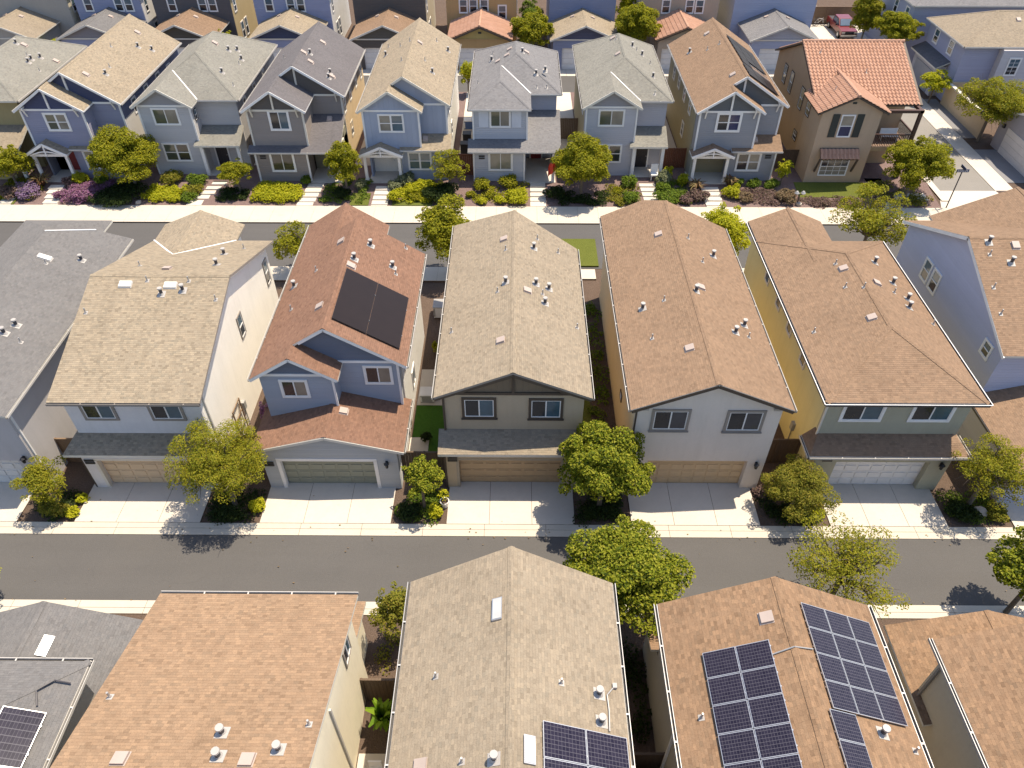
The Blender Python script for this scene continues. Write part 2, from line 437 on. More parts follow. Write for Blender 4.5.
# ------------------------------------------------------------------ roof / wall shapes
TH = .125
def cap(b, p0, p1, m, sl=.42):
    """folded cap shingles along a ridge or hip"""
    p0, p1 = Vector(p0), Vector(p1); n = max(1, int((p1 - p0).length / .32)); d = (p1 - p0) / n
    hz = Vector((-d.y, d.x, 0)).normalized() * .13
    if abs(d.z) > .02: sl *= .68
    dn = Vector((0, 0, -.13 * sl + .022)); up = Vector((0, 0, .026))
    for i in range(n):
        o = p0 + d * i
        b.ext([o + hz + dn, o + up, o - hz + dn, o - hz + dn - Vector((0, 0, .03)), o - Vector((0, 0, .03)), o + hz + dn - Vector((0, 0, .03))], d + Vector((0, 0, .003)), m)
def gable_y(b, xL, xR, yF, yB, ze, s, mt, ms, prow=0):
    xr = (xL + xR) / 2; zr = ze + s * (xR - xL) / 2
    b.slab([(xL, yF, ze), (xr, yF + prow, zr), (xr, yB, zr), (xL, yB, ze)], TH, mt, ms)
    b.slab([(xr, yF + prow, zr), (xR, yF, ze), (xR, yB, ze), (xr, yB, zr)], TH, mt, ms)
    cap(b, (xr, yF + prow, zr), (xr, yB, zr), mt, s)
    return xr, zr
def gable_x(b, xL, xR, yF, yB, ze, s, mt, ms):
    yr = (yF + yB) / 2; zr = ze + s * (yB - yF) / 2
    b.slab([(xL, yF, ze), (xR, yF, ze), (xR, yr, zr), (xL, yr, zr)], TH, mt, ms)
    b.slab([(xL, yr, zr), (xR, yr, zr), (xR, yB, ze), (xL, yB, ze)], TH, mt, ms)
    cap(b, (xL, yr, zr), (xR, yr, zr), mt, s)
    return yr, zr
def hip(b, xL, xR, yF, yB, ze, s, mt, ms, front=True, back=True):
    """ridge along the longer side"""
    if xR - xL <= yB - yF:
        h = (xR - xL) / 2; xr = (xL + xR) / 2; zr = ze + s * h
        a = (xr, yF + (h if front else 0), zr); c = (xr, yB - (h if back else 0), zr)
        b.slab([(xL, yF, ze), a, c, (xL, yB, ze)], TH, mt, ms); b.slab([a, (xR, yF, ze), (xR, yB, ze), c], TH, mt, ms)
        if front: b.slab([(xL, yF, ze), (xR, yF, ze), a], TH, mt, ms)
        if back: b.slab([(xL, yB, ze), c, (xR, yB, ze)], TH, mt, ms)
        cap(b, a, c, mt, s)
        if front: cap(b, (xL, yF, ze), a, mt, s); cap(b, (xR, yF, ze), a, mt, s)
        if back: cap(b, (xL, yB, ze), c, mt, s); cap(b, (xR, yB, ze), c, mt, s)
        return xr, zr
    h = (yB - yF) / 2; yr = (yF + yB) / 2; zr = ze + s * h
    a = (xL + h, yr, zr); c = (xR - h, yr, zr)
    b.slab([(xL, yF, ze), (xR, yF, ze), c, a], TH, mt, ms); b.slab([a, c, (xR, yB, ze), (xL, yB, ze)], TH, mt, ms)
    b.slab([(xL, yB, ze), (xL, yF, ze), a], TH, mt, ms); b.slab([(xR, yF, ze), (xR, yB, ze), c], TH, mt, ms)
    cap(b, a, c, mt, s)
    for x_, e_ in ((xL, a), (xR, c)):
        for y_ in (yF, yB): cap(b, (x_, y_, ze), e_, mt, s)
    return yr, zr
def pent_y(b, x0, x1, y0, y1, z0, zt, zp, m, xr=None):
    """gabled wall block with its gable facing -Y / +Y"""
    xr = (x0 + x1) / 2 if xr is None else xr
    b.ext([(x0, y0, z0), (x1, y0, z0), (x1, y0, zt), (xr, y0, zp), (x0, y0, zt)], (0, y1 - y0, 0), m)
def pent_x(b, x0, x1, y0, y1, z0, zt, zp, m):
    yr = (y0 + y1) / 2
    b.ext([(x0, y0, z0), (x0, y1, z0), (x0, y1, zt), (x0, yr, zp), (x0, y0, zt)], (x1 - x0, 0, 0), m)
def opening_front(b, x0, x1, y0, y1, z1, d0, d1, dh, m, z0=0):
    """front wall layer with a garage opening in it"""
    b.box(x0, d0, y0, y1, z0, dh, m); b.box(d1, x1, y0, y1, z0, dh, m)
    if z1 > dh: b.box(x0, x1, y0, y1, dh, z1, m)
def jamb(parent, d0, d1, y, dh, m, w=.12):
    b = MB(); b.box(d0 - w, d0 + .02, y - .03, y + .2, 0.02, dh, m); b.box(d1 - .02, d1 + w, y - .03, y + .2, 0.02, dh, m); b.box(d0 - w, d1 + w, y - .03, y + .2, dh - .02, dh + w, m)
    return b.build('door_trim', parent)
def gable_truss(b, xc, half, ztop, s, y, m, drop=.55):
    """white timber ornament under a gable: rake boards, tie beam, king post"""
    zb = ztop - s * half * drop - .1
    hw = (ztop - .12 - zb) / s
    b.box(xc - hw, xc + hw, y - .05, y, zb - .07, zb + .07, m)
    b.box(xc - .05, xc + .05, y - .06, y, zb, ztop - .2, m)
    for sg in (-1, 1):
        b.bar((xc + sg * half * .97, y - .05, ztop - s * half * .97 - TH - .05), (xc, y - .05, ztop - TH - .05), .06, .15, m)
def solar_array(parent, O, U, V, nu, nv, pu, pv, nrm, mat, skip=(), rail=.11, gap=.02):
    """grid of framed panels: O corner, U / V unit directions in the roof plane"""
    O, U, V, nrm = Vector(O), Vector(U).normalized(), Vector(V).normalized(), Vector(nrm).normalized()
    rr = MB()
    for j in range(nv):
        for f in (.25, .75):
            a = O + V * ((j + f) * (pv + gap)) + nrm * (rail * .5); e = a + U * (nu * (pu + gap))
            rr.bar(a, e, .05, .05, ALU)
    ar = rr.build('solar_array', parent)
    for i in range(nu):
        for j in range(nv):
            if (i, j) in skip: continue
            c = O + U * (i * (pu + gap)) + V * (j * (pv + gap)) + nrm * rail
            def f(mb):
                P = lambda a, d, h: tuple(Vector((a, d, h)))
            b = MB(); t = .035; F = ALU if mat is PANEL else DARK
            b.ext([(0, 0, 0), (pu, 0, 0), (pu, pv, 0), (0, pv, 0)], (0, 0, -t), F)
            q = MB(); e = .022 if mat is PANEL else .012
            q.ext([(e, e, .006), (pu - e, e, .006), (pu - e, pv - e, .006), (e, pv - e, .006)], (0, 0, -.004), mat)
            key = ('panel', round(pu, 3), round(pv, 3), mat.name)
            me = proto(key, lambda: _panel(pu, pv, t, F, e, mat))
            o = bpy.data.objects.new('solar_panel', me); COL.objects.link(o); o.parent = ar
            M = Matrix((U, V, U.cross(V))).transposed().to_4x4()
            L = Vector(W[ar.name]); M.translation = c - L
            o.matrix_local = M
    return ar
def _panel(pu, pv, t, F, e, mat):
    b = MB(); b.ext([(0, 0, 0), (pu, 0, 0), (pu, pv, 0), (0, pv, 0)], (0, 0, -t), F)
    b.ext([(e, e, .006), (pu - e, e, .006), (pu - e, pv - e, .006), (e, pv - e, .006)], (0, 0, -.004), mat)
    return b.mesh('solar_panel')

# ================================================================== THE SETTING
g = MB(); g.box(-500, 500, -200, 900, -1, 0, MULCH); struct('ground', g)
def sheet(name, x0, x1, y0, y1, z, m, z0=-.05):
    b = MB(); b.box(x0, x1, y0, y1, z0, z, m); return struct(name, b)
sheet('alley', -80, 80, 17.75, 21.33, .02, ASPH)
def strip(name, x0, x1, y0, y1, z, m, step=3.0, gap=.018, ys=(0, 1)):
    """concrete strip cast in panels with open joints"""
    b = MB(); n = max(1, int(round((x1 - x0) / step))); w = (x1 - x0) / n
    yy = [y0 + (y1 - y0) * t for t in ys]
    for i in range(n):
        for j in range(len(yy) - 1):
            b.box(x0 + i * w + gap / 2, x0 + (i + 1) * w - gap / 2, yy[j] + gap / 2, yy[j + 1] - gap / 2, -.05, z, m)
    b.box(x0, x1, y0 + .004, y1 - .004, -.05, z - .02, MULCH)
    return struct(name, b)
strip('curb', -80, 80, 21.33, 22.05, .05, CURB, 3.0, .018, (0, .55, 1))
strip('curb', -80, 80, 17.08, 17.75, .05, CURB, 3.0, .018, (0, .45, 1))
for x0, x1 in ((-31, -24.7), (-21.85, -15.6), (-12.65, -6.15), (-3.4, 2.95), (5.75, 12.1), (15.55, 21.35), (24.6, 31.2)):
    strip('driveway', x0, x1, 22.05, 24.75, .06, CONC, 1.9, .02)
# front street
sheet('street', -150, 34.9, 44.4, 50.45, .02, ASPH2); sheet('street', 34.9, 150, 44.4, 50.45, .02, ASPH2)
strip('sidewalk', -90, 90, 50.45, 53.0, .13, WALK, 1.6, .012, (0, .12, 1))
strip('sidewalk', -90, 2.4, 42.7, 44.4, .13, WALK, 1.6, .012)
strip('sidewalk', 6.3, 90, 42.7, 44.4, .13, WALK, 1.6, .012)
strip('path', 2.9, 5.6, 43.0, 44.2, .12, WALK, 1.4)
b = MB(); b.box(2.6, 5.9, 44.6, 48.2, -.05, .14, GRASS); o = b.build('lawn'); tag(o, None, None, kind='stuff'); o['label'] = 'patch of lawn on the curb extension behind the tan roof'; o['category'] = 'lawn'
# the raised front gardens: one sloping sheet from the sidewalk up to the porches
b = MB(); prof = [(53.0, .10), (54.6, .22), (56.2, .50), (75.4, .50), (75.6, .02), (75.6, -.1), (53, -.1)]
b.ext([(-70, y, z) for y, z in prof], (70 + 33.9, 0, 0), MULCH2); struct('front_garden', b)
sheet('alley', -90, 33.9, 76.2, 81.0, .02, ASPH); strip('curb', -90, 33.9, 75.6, 76.2, .05, CURB, 3); strip('driveway', -90, 33.9, 81.0, 83.0, .05, CONC, 2.4)
for x0, x1 in ((-5.1, -3.6), (3.35, 5.4), (12.2, 14.2), (-13.9, -12.2), (-22.6, -21.3)): sheet('path', x0, x1, 59.2, 75.3, .53, CONC)
# side road with its apron and driveways
sheet('side_road', 34.95, 39.55, 56.0, 118, .025, ASPH3)
strip('path', 34.4, 34.95, 54.2, 85, .10, CONC, 3)
b = MB(); b.ext([(33.9, 53.0, .035), (40.2, 53.0, .035), (39.6, 55.98, .035), (34.9, 55.98, .035)], (0, 0, -.1), CONC); struct('curb_ramp', b)
b = MB()
for i in range(9): b.box(39.57, 41.2, 55.99 + i * 2.2, 56.0 + (i + 1) * 2.2 - .02, -.05, .06, CONC)
struct('path', b)
sheet('driveway', 41.22, 43.2, 57.4, 63.6, .05, CONCD); sheet('driveway', 41.22, 42.5, 66.0, 75, .05, CONCD)
sheet('driveway', 33.0, 43.0, 87.2, 98.4, .05, CONC)
sheet('path', 30.6, 33.2, 54.0, 55.6, .30, PATHC)

# ================================================================== MIDDLE ROW (garages on the alley)
HG = 'two storey houses with garages on the alley'
# ---- tan gable house in the centre
h = empty('house', (0, 24.4, 0), 'beige two storey house at the centre with long tan gable roof and brown garage door', 'house', HG)
wl = stucco((.45, .36, .25)); wg = siding((.175, .135, .092), .3, True)
b = MB(); xr = -.125; zr = 6 + .43 * 3.725
b.slab([(-3.85, 24.85, 6), (xr, 24.85, zr), (xr, 39.3, zr), (-3.85, 40.2, 6)], TH, SH['tan'], TAUPE)
b.slab([(xr, 24.85, zr), (3.6, 24.85, 6), (3.6, 37.6, 6), (xr, 39.3, zr)], TH, SH['tan'], TAUPE); cap(b, (xr, 24.85, zr), (xr, 39.3, zr), SH['tan'])
rf = b.build('roof', h)
gutter(rf, [((-3.88, 24.85, 5.93), (-3.88, 40.2, 5.93)), ((3.63, 24.85, 5.93), (3.63, 37.6, 5.93))])
vents_y(rf, xr, zr, .43, [('b',-0.73,36.47),('p',-0.60,35.29),('s',-0.56,32.10),('p',-0.98,31.55),('p',-3.29,29.42),('b',-0.75,27.42),('p',1.21,37.0),('s',0.99,35.87),('p',2.40,36.38),('b',0.60,31.57),('s',1.05,32.43),('s',1.75,32.41),('s',1.50,30.99),('p',1.39,31.74),('p',3.14,29.87)])
b = MB(); opening_front(b, -3.45, 3.25, 24.4, 24.8, 3.0, -2.85, 2.3, 2.15, wl)
b.box(-3.45, 3.25, 24.8, 25.2, 0, 3.18, wl); b.box(-3.45, 3.25, 25.2, 37.2, 0, 6.0, wl); b.box(-3.45, xr, 37.2, 39.0, 0, 6.0, wl); b.build('wall', h)
b = MB(); pent_y(b, -3.45, 3.25, 25.17, 37.18, 6.03, 6.04, zr - .16, wg, xr); b.build('gable_siding', h)
b = MB(); b.box(-3.5, 3.3, 25.1, 25.2, 5.95, 6.1, BROWN); b.box(xr - .06, xr + .06, 25.1, 25.2, 6.1, 7.4, BROWN); b.box(-3.5, -3.4, 25.12, 25.2, 3.4, 5.95, BROWN)
for sg in (-1, 1): b.bar((xr + sg * 3.7, 24.9, 5.83), (xr, 24.9, zr - .25), .06, .16, BROWN)
b.build('trim', h)
win2(h, -2.45, -1.05, 25.2, 4.45, 5.58, trim=BROWN, tw=.13, sill=True); win2(h, .75, 2.15, 25.2, 4.42, 5.55, trim=BROWN, tw=.13, sill=True)
b = MB(); b.slab([(-3.78, 23.97, 3.02), (3.7, 23.97, 3.02), (3.7, 25.2, 3.55), (-3.78, 25.2, 3.55)], .16, SH['tan'], CREAM); b.build('garage_roof', h)
garage_door(h, -2.85, 2.3, 24.74, 0.06, 2.15, plain('brown_door', (.42, .30, .175), .6)); jamb(h, -2.85, 2.3, 24.42, 2.15, stucco((.36, .31, .24)))
plaque(h, -3.13, 24.38, 2.2); lamp(h, 2.8, 24.38, 2.0); downspout(h, -3.5, 24.42, 0, 2.7, BROWN)
# ---- brown gable house with the off white front
h = empty('house', (9, 24.42, 0), 'reddish brown gabled house with off white front, yellow side wall and tan garage door', 'house', HG)
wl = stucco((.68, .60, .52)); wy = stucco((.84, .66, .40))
b = MB(); xr = 9.035; zr = 6.05 + .43 * 3.765
b.slab([(5.27, 24.05, 6.05), (xr, 24.05, zr), (xr, 40.4, zr), (7.8, 41.4, 6.05 + .43 * 2.53), (5.27, 41.3, 6.05)], TH, SH['peach'], CREAM)
b.slab([(xr, 24.05, zr), (12.8, 24.05, 6.05), (12.8, 39.9, 6.05), (xr, 40.4, zr)], TH, SH['peach'], CREAM); cap(b, (xr, 24.05, zr), (xr, 40.4, zr), SH['peach'])
rf = b.build('roof', h)
gutter(rf, [((5.24, 24.05, 5.98), (5.24, 41.3, 5.98)), ((12.83, 24.05, 5.98), (12.83, 39.9, 5.98))])
vents_y(rf, xr, zr, .43, [('b',8.15,37.12),('p',9.79,36.66),('s',11.14,35.70),('p',10.27,34.56),('b',9.64,31.76),('s',9.25,31.20),('s',6.58,30.95),('p',7.65,31.08),('p',6.74,28.44),('b',8.22,26.93),('s',10.89,28.71),('s',11.59,29.65),('p',11.62,28.74)])
b = MB(); opening_front(b, 5.65, 12.42, 24.42, 24.8, 2.15, 6.6, 11.55, 2.15, wl); pent_y(b, 5.65, 12.42, 24.42, 24.8, 2.15, 6.07, zr - .14, wl, xr); b.build('front_wall', h)
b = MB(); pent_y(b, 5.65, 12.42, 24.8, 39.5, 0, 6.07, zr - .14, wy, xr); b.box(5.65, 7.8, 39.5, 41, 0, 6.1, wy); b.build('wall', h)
b = MB()
for sg in (-1, 1): b.bar((xr + sg * 3.72, 24.06, 5.93), (xr, 24.06, zr - .13), .06, .17, BROWN)
b.box(5.6, 5.68, 24.38, 24.46, 0, 6.0, BROWN); b.build('trim', h)
for x, z in ((6.0, 5.9), (9.03, 7.35), (12.1, 5.9)):
    q = MB(); q.box(x - .16, x + .16, 24.25, 24.42, z - .07, z + .05, GALV); q.build('flood_light', h)
win2(h, 6.5, 8.05, 24.42, 4.45, 5.65, trim=TAUPE, tw=.13, gl=(GL_D, glass('grey_glass', (.05, .055, .065))), sill=True)
win2(h, 10.0, 11.55, 24.42, 4.4, 5.6, trim=TAUPE, tw=.13, gl=(GL_D, glass('grey_glass', (.05, .055, .065))), sill=True)
garage_door(h, 6.6, 11.55, 24.74, .06, 2.15, plain('tan_door', (.60, .43, .25), .6)); lamp(h, 11.98, 24.40, 1.95)
window(h, 5.65, 33.0, 4.8, .7, 1.2, 'L', 'hung', trim=CREAM); window(h, 5.65, 28.6, 2.6, .5, .4, 'L', 'hung', trim=BROWN, tw=.04)
# ---- olive house with hipped roof and white door
h = empty('house', (18.2, 24.4, 0), 'olive green house with tan brown hipped roof, dark gutters and white garage door', 'house', HG)
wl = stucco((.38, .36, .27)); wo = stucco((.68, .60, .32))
b = MB(); xr, zr = hip(b, 14.45, 21.95, 24.65, 38.6, 6.0, .43, SH['peach'], CREAM)
gable_y(b, 14.452, 18.97, 35.0, 40.85, 5.997, .43, SH['peach'], CREAM)
rf = b.build('roof', h)
gm = plain('gutter_dark', (.05, .045, .045), .5)
gutter(rf, [((14.40, 24.6, 5.9), (14.40, 40.85, 5.9)), ((22.0, 24.6, 5.9), (22.0, 38.6, 5.9)), ((14.4, 24.6, 5.9), (22.0, 24.6, 5.9))], gm)
gw = MB()
for p0, p1 in (((14.33, 24.53, 5.985), (14.33, 40.85, 5.985)), ((14.33, 24.53, 5.985), (22.07, 24.53, 5.985)), ((22.07, 24.53, 5.985), (22.07, 38.6, 5.985))): gw.bar(p0, p1, .035, .035, WHITE)
gw.build('gutter', rf)
L6 = [('p',17.43,34.2),('b',17.62,33.6),('s',20.00,35.0),('p',17.30,32.11),('p',18.04,31.67),('b',19.10,32.47),('s',20.44,33.29),('p',20.05,32.20),('s',20.83,32.06),('s',20.51,31.15),('b',17.64,29.29),('p',15.15,29.49),('p',21.63,30.37)]
vents_y(rf, xr, zr, .43, L6)
b = MB(); opening_front(b, 14.85, 21.6, 24.4, 24.8, 2.93, 15.95, 20.6, 2.15, wl); b.box(14.85, 21.6, 24.8, 25.05, 0, 3.15, wl); b.box(14.85, 21.6, 25.05, 25.4, 0, 6.0, wl); b.build('front_wall', h)
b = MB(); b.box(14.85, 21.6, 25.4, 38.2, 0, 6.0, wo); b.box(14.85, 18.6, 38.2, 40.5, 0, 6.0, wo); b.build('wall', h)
zt = 2.9 + .62 * (25.06 - 24.05)
b = MB(); b.slab([(14.3, 24.05, 2.9), (22.1, 24.05, 2.9), (21.45, 25.05, 3.52), (14.85, 25.05, 3.52)], .15, SH['peach'], DARK)
b.slab([(14.3, 25.5, 2.9), (14.3, 24.05, 2.9), (14.85, 25.05, 3.52), (14.85, 25.5, 3.52)], .15, SH['peach'], DARK)
b.slab([(22.1, 24.05, 2.9), (22.1, 25.5, 2.9), (21.6, 25.5, 3.52), (21.45, 25.05, 3.52)], .15, SH['peach'], DARK)
gr = b.build('garage_roof', h)
gutter(gr, [((14.28, 24.0, 2.87), (22.12, 24.0, 2.87)), ((14.25, 24.0, 2.87), (14.25, 25.5, 2.87)), ((22.14, 24.0, 2.87), (22.14, 25.5, 2.87))], WHITE)
win2(h, 15.65, 17.45, 25.05, 4.5, 5.5, tw=.12); win2(h, 18.95, 20.75, 25.05, 4.5, 5.5, tw=.12)
garage_door(h, 15.95, 20.6, 24.72, .06, 2.15, plain('white_door', (.66, .65, .64), .5)); lamp(h, 21.15, 24.38, 2.0); plaque(h, 15.45, 24.38, 2.35)
downspout(h, 14.8, 25.1, 3.4, 5.8, CREAM)
for y in (31.6, 33.9, 36.4, 29.0): window(h, 14.85, y, 5.1, .65, 1.0, 'L', 'hung', trim=CREAM)
# ---- blue house with rust roof and black solar panels
h = empty('house', (-9.2, 24.3, 0), 'grey blue house with rust red roof, two black solar panels and sage garage door', 'house', HG)
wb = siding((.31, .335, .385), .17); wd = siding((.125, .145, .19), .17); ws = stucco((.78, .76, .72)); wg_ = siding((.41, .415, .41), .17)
s = .63; b = MB(); xL, xR, xm = -12.8, -5.35, -9.075; zm = 6 + s * (xm - xL); xw = -10.7; zw = 6 + s * (xw - xL)
b.slab([(xL, 26.05, 6), (xw, 26.05, zw), (xw, 27.05, zw), (xm, 27.05, zm), (xm, 37.0, zm), (xL, 37.0, 6)], TH, SH['rust'], CREAM)
b.slab([(xw, 26.05, zw), (-8.55, 26.05, zw - s * (-8.55 - xw)), (-8.55, 27.5, zw - s * (-8.55 - xw)), (xw, 27.5, zw)], TH, SH['rust'], CREAM)
b.slab([(xm, 27.05, zm), (xR, 27.05, 6 + s * 0), (xR, 37.0, 6), (xm, 37.0, zm)], TH, SH['rust'], CREAM); cap(b, (xm, 27.05, zm), (xm, 37, zm), SH['rust'], .63); cap(b, (xw, 26.05, zw), (xw, 27.05, zw), SH['rust'], .63)
gable_y(b, xL + .004, -7.87, 34.5, 40.2, 6 - .004, s, SH['rust'], CREAM)
rf = b.build('roof', h)
gutter(rf, [((xL - .03, 26.05, 5.93), (xL - .03, 40.2, 5.93)), ((xR + .03, 27.05, 5.93), (xR + .03, 37, 5.93))])
vents_y(rf, xm, zm, s, [('b',-9.68,35.16),('s',-8.06,35.19),('s',-8.61,33.31),('b',-8.66,32.62),('s',-6.81,34.25),('p',-6.60,33.77),('p',-10.82,33.41),('s',-12.09,33.04),('b',-9.71,29.26),('p',-11.65,30.62),('p',-6.38,36.59)])
ca = 1 / math.hypot(1, s)
solar_array(h, (-8.95, 27.95, zm - s * (-8.95 - xm)), (0, 1, 0), (-1, 0, s), 1, 1, .1, .1, (s, 0, 1), PANELK) if False else None
solar_array(h, (-8.85, 27.95, zm - s * (-8.85 - xm)), (1, 0, -s), (0, 1, 0), 2, 1, 1.78, 4.2, (s * ca, 0, ca), PANELK, gap=.025)
b = MB(); opening_front(b, -12.6, -5.85, 24.3, 24.65, 2.15, -11.75, -7.05, 2.15, wg_); pent_y(b, -12.6, -5.85, 24.3, 24.65, 2.15, 2.98, 3.9, wg_, -9.3); b.build('front_wall', h)
b = MB(); b.box(-12.5, -5.85, 24.65, 36.7, 0, 2.95, ws); b.box(-12.45, -5.85, 27.42, 36.7, 2.95, 6.02, ws); b.box(-12.45, -8.2, 36.7, 39.9, 0, 6.0, ws); b.build('wall', h)
b = MB(); b.box(-12.45, -8.9, 26.4, 27.42, 2.95, 6.02, wb); b.box(-12.449, -5.849, 27.40, 27.8, 2.95, 6.02, wb); b.build('upper_wall', h)
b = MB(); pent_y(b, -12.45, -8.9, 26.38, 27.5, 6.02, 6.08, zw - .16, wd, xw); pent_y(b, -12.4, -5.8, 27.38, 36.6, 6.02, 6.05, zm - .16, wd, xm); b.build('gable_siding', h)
b = MB()
b.box(-12.5, -8.85, 26.33, 26.4, 5.96, 6.1, WHITE); b.box(-8.85, -5.8, 27.33, 27.4, 5.96, 6.1, WHITE); b.box(-8.95, -8.85, 26.34, 26.42, 3.3, 5.96, WHITE); b.box(-5.92, -5.80, 27.34, 27.44, 3, 5.96, WHITE)
for sg in (-1, 1): b.bar((xw + sg * 2.1, 26.07, zw - s * 2.1 - .12), (xw, 26.07, zw - .12), .05, .14, WHITE)
b.bar((xm, 27.07, zm - .12), (xR, 27.07, 5.88), .05, .14, WHITE); b.bar((xm, 27.07, zm - .12), (xw + .3, 27.07, zm - .12 - s * (xm - xw - .3)), .05, .14, WHITE)
b.build('trim', h)
win2(h, -11.45, -10.25, 26.4, 4.6, 5.6, gl=(GL_D, GL_C)); win2(h, -7.5, -6.25, 27.4, 4.6, 5.65, gl=(GL_D, GL_C))
b = MB(); gx, gz = gable_y(b, -12.95, -5.45, 24.12, 27.85, 3.0, .28, SH['rust'], CREAM); gr = b.build('garage_roof', h)
vent(gr, 'b', -8.56, 26.04, gz - .28 * (-8.56 - gx), -.28, 0)
b = MB()
for sg in (-1, 1): b.bar((gx + sg * 3.75, 24.12, 2.9), (gx, 24.12, gz - .12), .05, .16, CREAM)
b.build('trim', h)
gutter(gr, [((-5.42, 24.12, 2.95), (-5.42, 27.85, 2.95))])
garage_door(h, -11.75, -7.05, 24.60, .06, 2.15, plain('sage_door', (.27, .275, .21), .55)); jamb(h, -11.75, -7.05, 24.3, 2.15, WHITE, .16)
lamp(h, -6.4, 24.28, 2.0); plaque(h, -12.3, 24.28, 1.9)
for y, z in ((29.5, 4.6), (33, 4.8), (31.2, 1.6)): window(h, -5.85, y, z, .8, 1.1, 'R', 'slider')
# ---- cream house with side gable, tan roof
h = empty('house', (-18.4, 24.3, 0), 'white house with tan roof, sunlit cream gable wall and beige garage door', 'house', HG)
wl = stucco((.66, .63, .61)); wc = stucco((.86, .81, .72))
b = MB(); yr, zr = gable_x(b, -21.8, -14.65, 24.4, 38.4, 6.0, .33, SH['sand'], TAUPE)
gx, gz = gable_y(b, -21.8, -16.85, 34.6, 40.25, 5.99, .40, SH['sand'], TAUPE)
rf = b.build('roof', h)
vents_x(rf, yr, zr, .33, [(k, x, y) for k, x, y in [('w',-19.83,30.8),('w',-17.53,30.75),('b',-18.35,32.50),('p',-18.78,31.05),('p',-16.66,31.03),('s',-17.86,30.26),('s',-16.83,30.47),('p',-15.06,29.95),('p',-21.36,29.17),('s',-16.05,33.27),('s',-16.44,35.36),('p',-20.05,33.03),('p',-15.76,36.58)]])
b = MB(); b.bar((gx, 35.3, gz + .02), (-16.85, 38.35, 6.04), .09, .04, WHITE); b.bar((gx, 35.3, gz + .02), (-21.8, 38.35, 6.04), .09, .04, WHITE); b.build('valley_flashing', rf)
gutter(rf, [((-21.8, 24.37, 5.92), (-14.65, 24.37, 5.92))], TAUPE)
b = MB(); opening_front(b, -21.55, -15.3, 24.25, 24.6, 2.98, -20.9, -16.1, 2.15, wl); b.box(-21.55, -15.0, 24.6, 24.85, 0, 3.15, wl); b.box(-21.45, -15.0, 24.85, 25.0, 0, 6.0, wl); b.build('front_wall', h)
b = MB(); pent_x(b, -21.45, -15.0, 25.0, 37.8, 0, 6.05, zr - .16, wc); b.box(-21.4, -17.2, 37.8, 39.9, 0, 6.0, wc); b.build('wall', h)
b = MB(); b.slab([(-22.05, 23.85, 2.95), (-15.1, 23.85, 2.95), (-15.1, 24.85, 3.5), (-21.6, 24.85, 3.5)], .15, SH['sand'], CREAM)
b.slab([(-22.05, 25.3, 2.95), (-22.05, 23.85, 2.95), (-21.6, 24.85, 3.5), (-21.6, 25.3, 3.5)], .15, SH['sand'], CREAM); b.build('garage_roof', h)
win2(h, -20.6, -19.2, 24.85, 4.55, 5.5, trim=TAUPE, tw=.13); win2(h, -17.35, -15.95, 24.85, 4.55, 5.5, trim=TAUPE, tw=.13)
garage_door(h, -20.9, -16.1, 24.56, .06, 2.15, plain('beige_door', (.60, .45, .29), .6)); jamb(h, -20.9, -16.1, 24.27, 2.15, CREAM)
plaque(h, -21.22, 24.23, 2.05); downspout(h, -21.6, 24.3, 0, 2.7, BROWN); lamp(h, -15.6, 24.23, 2)
window(h, -15.0, 31.6, 4.9, .6, 1.3, 'R', 'hung', trim=TAUPE, tw=.07); window(h, -15.0, 37.0, 4.7, .6, 1.5, 'R', 'hung', trim=TAUPE, tw=.07)
# ---- gray roofed house at the left edge
h = empty('house', (-26.9, 24.2, 0), 'pale grey house at the left edge with long grey shingle roof', 'house', HG)
wl = stucco((.44, .42, .42))
b = MB(); xr = -27.3; zr = 5.7 + .43 * 3.8; G_ = SH['gray']
b.slab([(-31.1, 23.75, 5.7), (xr, 23.75, zr), (xr, 37.2, zr), (-28.35, 38.6, zr - .43 * 1.05), (-31.1, 38.6, 5.7)], TH, G_, CREAM)
b.slab([(xr, 23.75, zr), (-23.5, 23.75, 5.7), (-23.5, 39.05, 5.7), (-25.3, 38.75, 5.7 + .43 * 1.8), (xr, 37.2, zr)], TH, G_, CREAM)
wz = 5.7 + .43 * 2.75
b.slab([(-31.1, 36, 5.69), (-28.35, 36, wz - .01), (-28.35, 38.6, wz - .01), (-31.1, 41.2, 5.69)], TH, G_, CREAM); b.slab([(-28.35, 36, wz - .01), (-25.6, 36, 5.69), (-25.6, 41.2, 5.69), (-28.35, 38.6, wz - .01)], TH, G_, CREAM)
b.slab([(-31.1, 41.2, 5.69), (-28.35, 38.6, wz - .01), (-25.6, 41.2, 5.69)], TH, G_, CREAM)
rf = b.build('roof', h); gutter(rf, [((-23.47, 23.75, 5.63), (-23.47, 39, 5.63))])
q = MB(); q.bar((xr, 37.22, zr + .02), (-25.3, 38.77, 6.49), .08, .04, WHITE); q.build('valley_flashing', rf)
vents_y(rf, xr, zr, .43, [('w',-26.4,35.0),('p',-26.19,34.58),('s',-24.91,35.72),('s',-25.62,28.70),('s',-25.43,29.45),('p',-24.82,28.43)])
b = MB(); opening_front(b, -30.0, -23.9, 24.2, 24.6, 2.15, -29.4, -24.75, 2.15, wl); pent_y(b, -30, -23.9, 24.2, 36.9, 2.15, 5.7, zr - .17, wl, xr); b.box(-30, -23.9, 24.6, 36.9, 0, 2.15, wl); b.build('wall', h)
garage_door(h, -29.4, -24.75, 24.54, .06, 2.15, plain('pale_door', (.60, .58, .55), .6)); lamp(h, -24.3, 24.18, 2.35); downspout(h, -23.87, 24.4, 0, 5.4, WHITE)
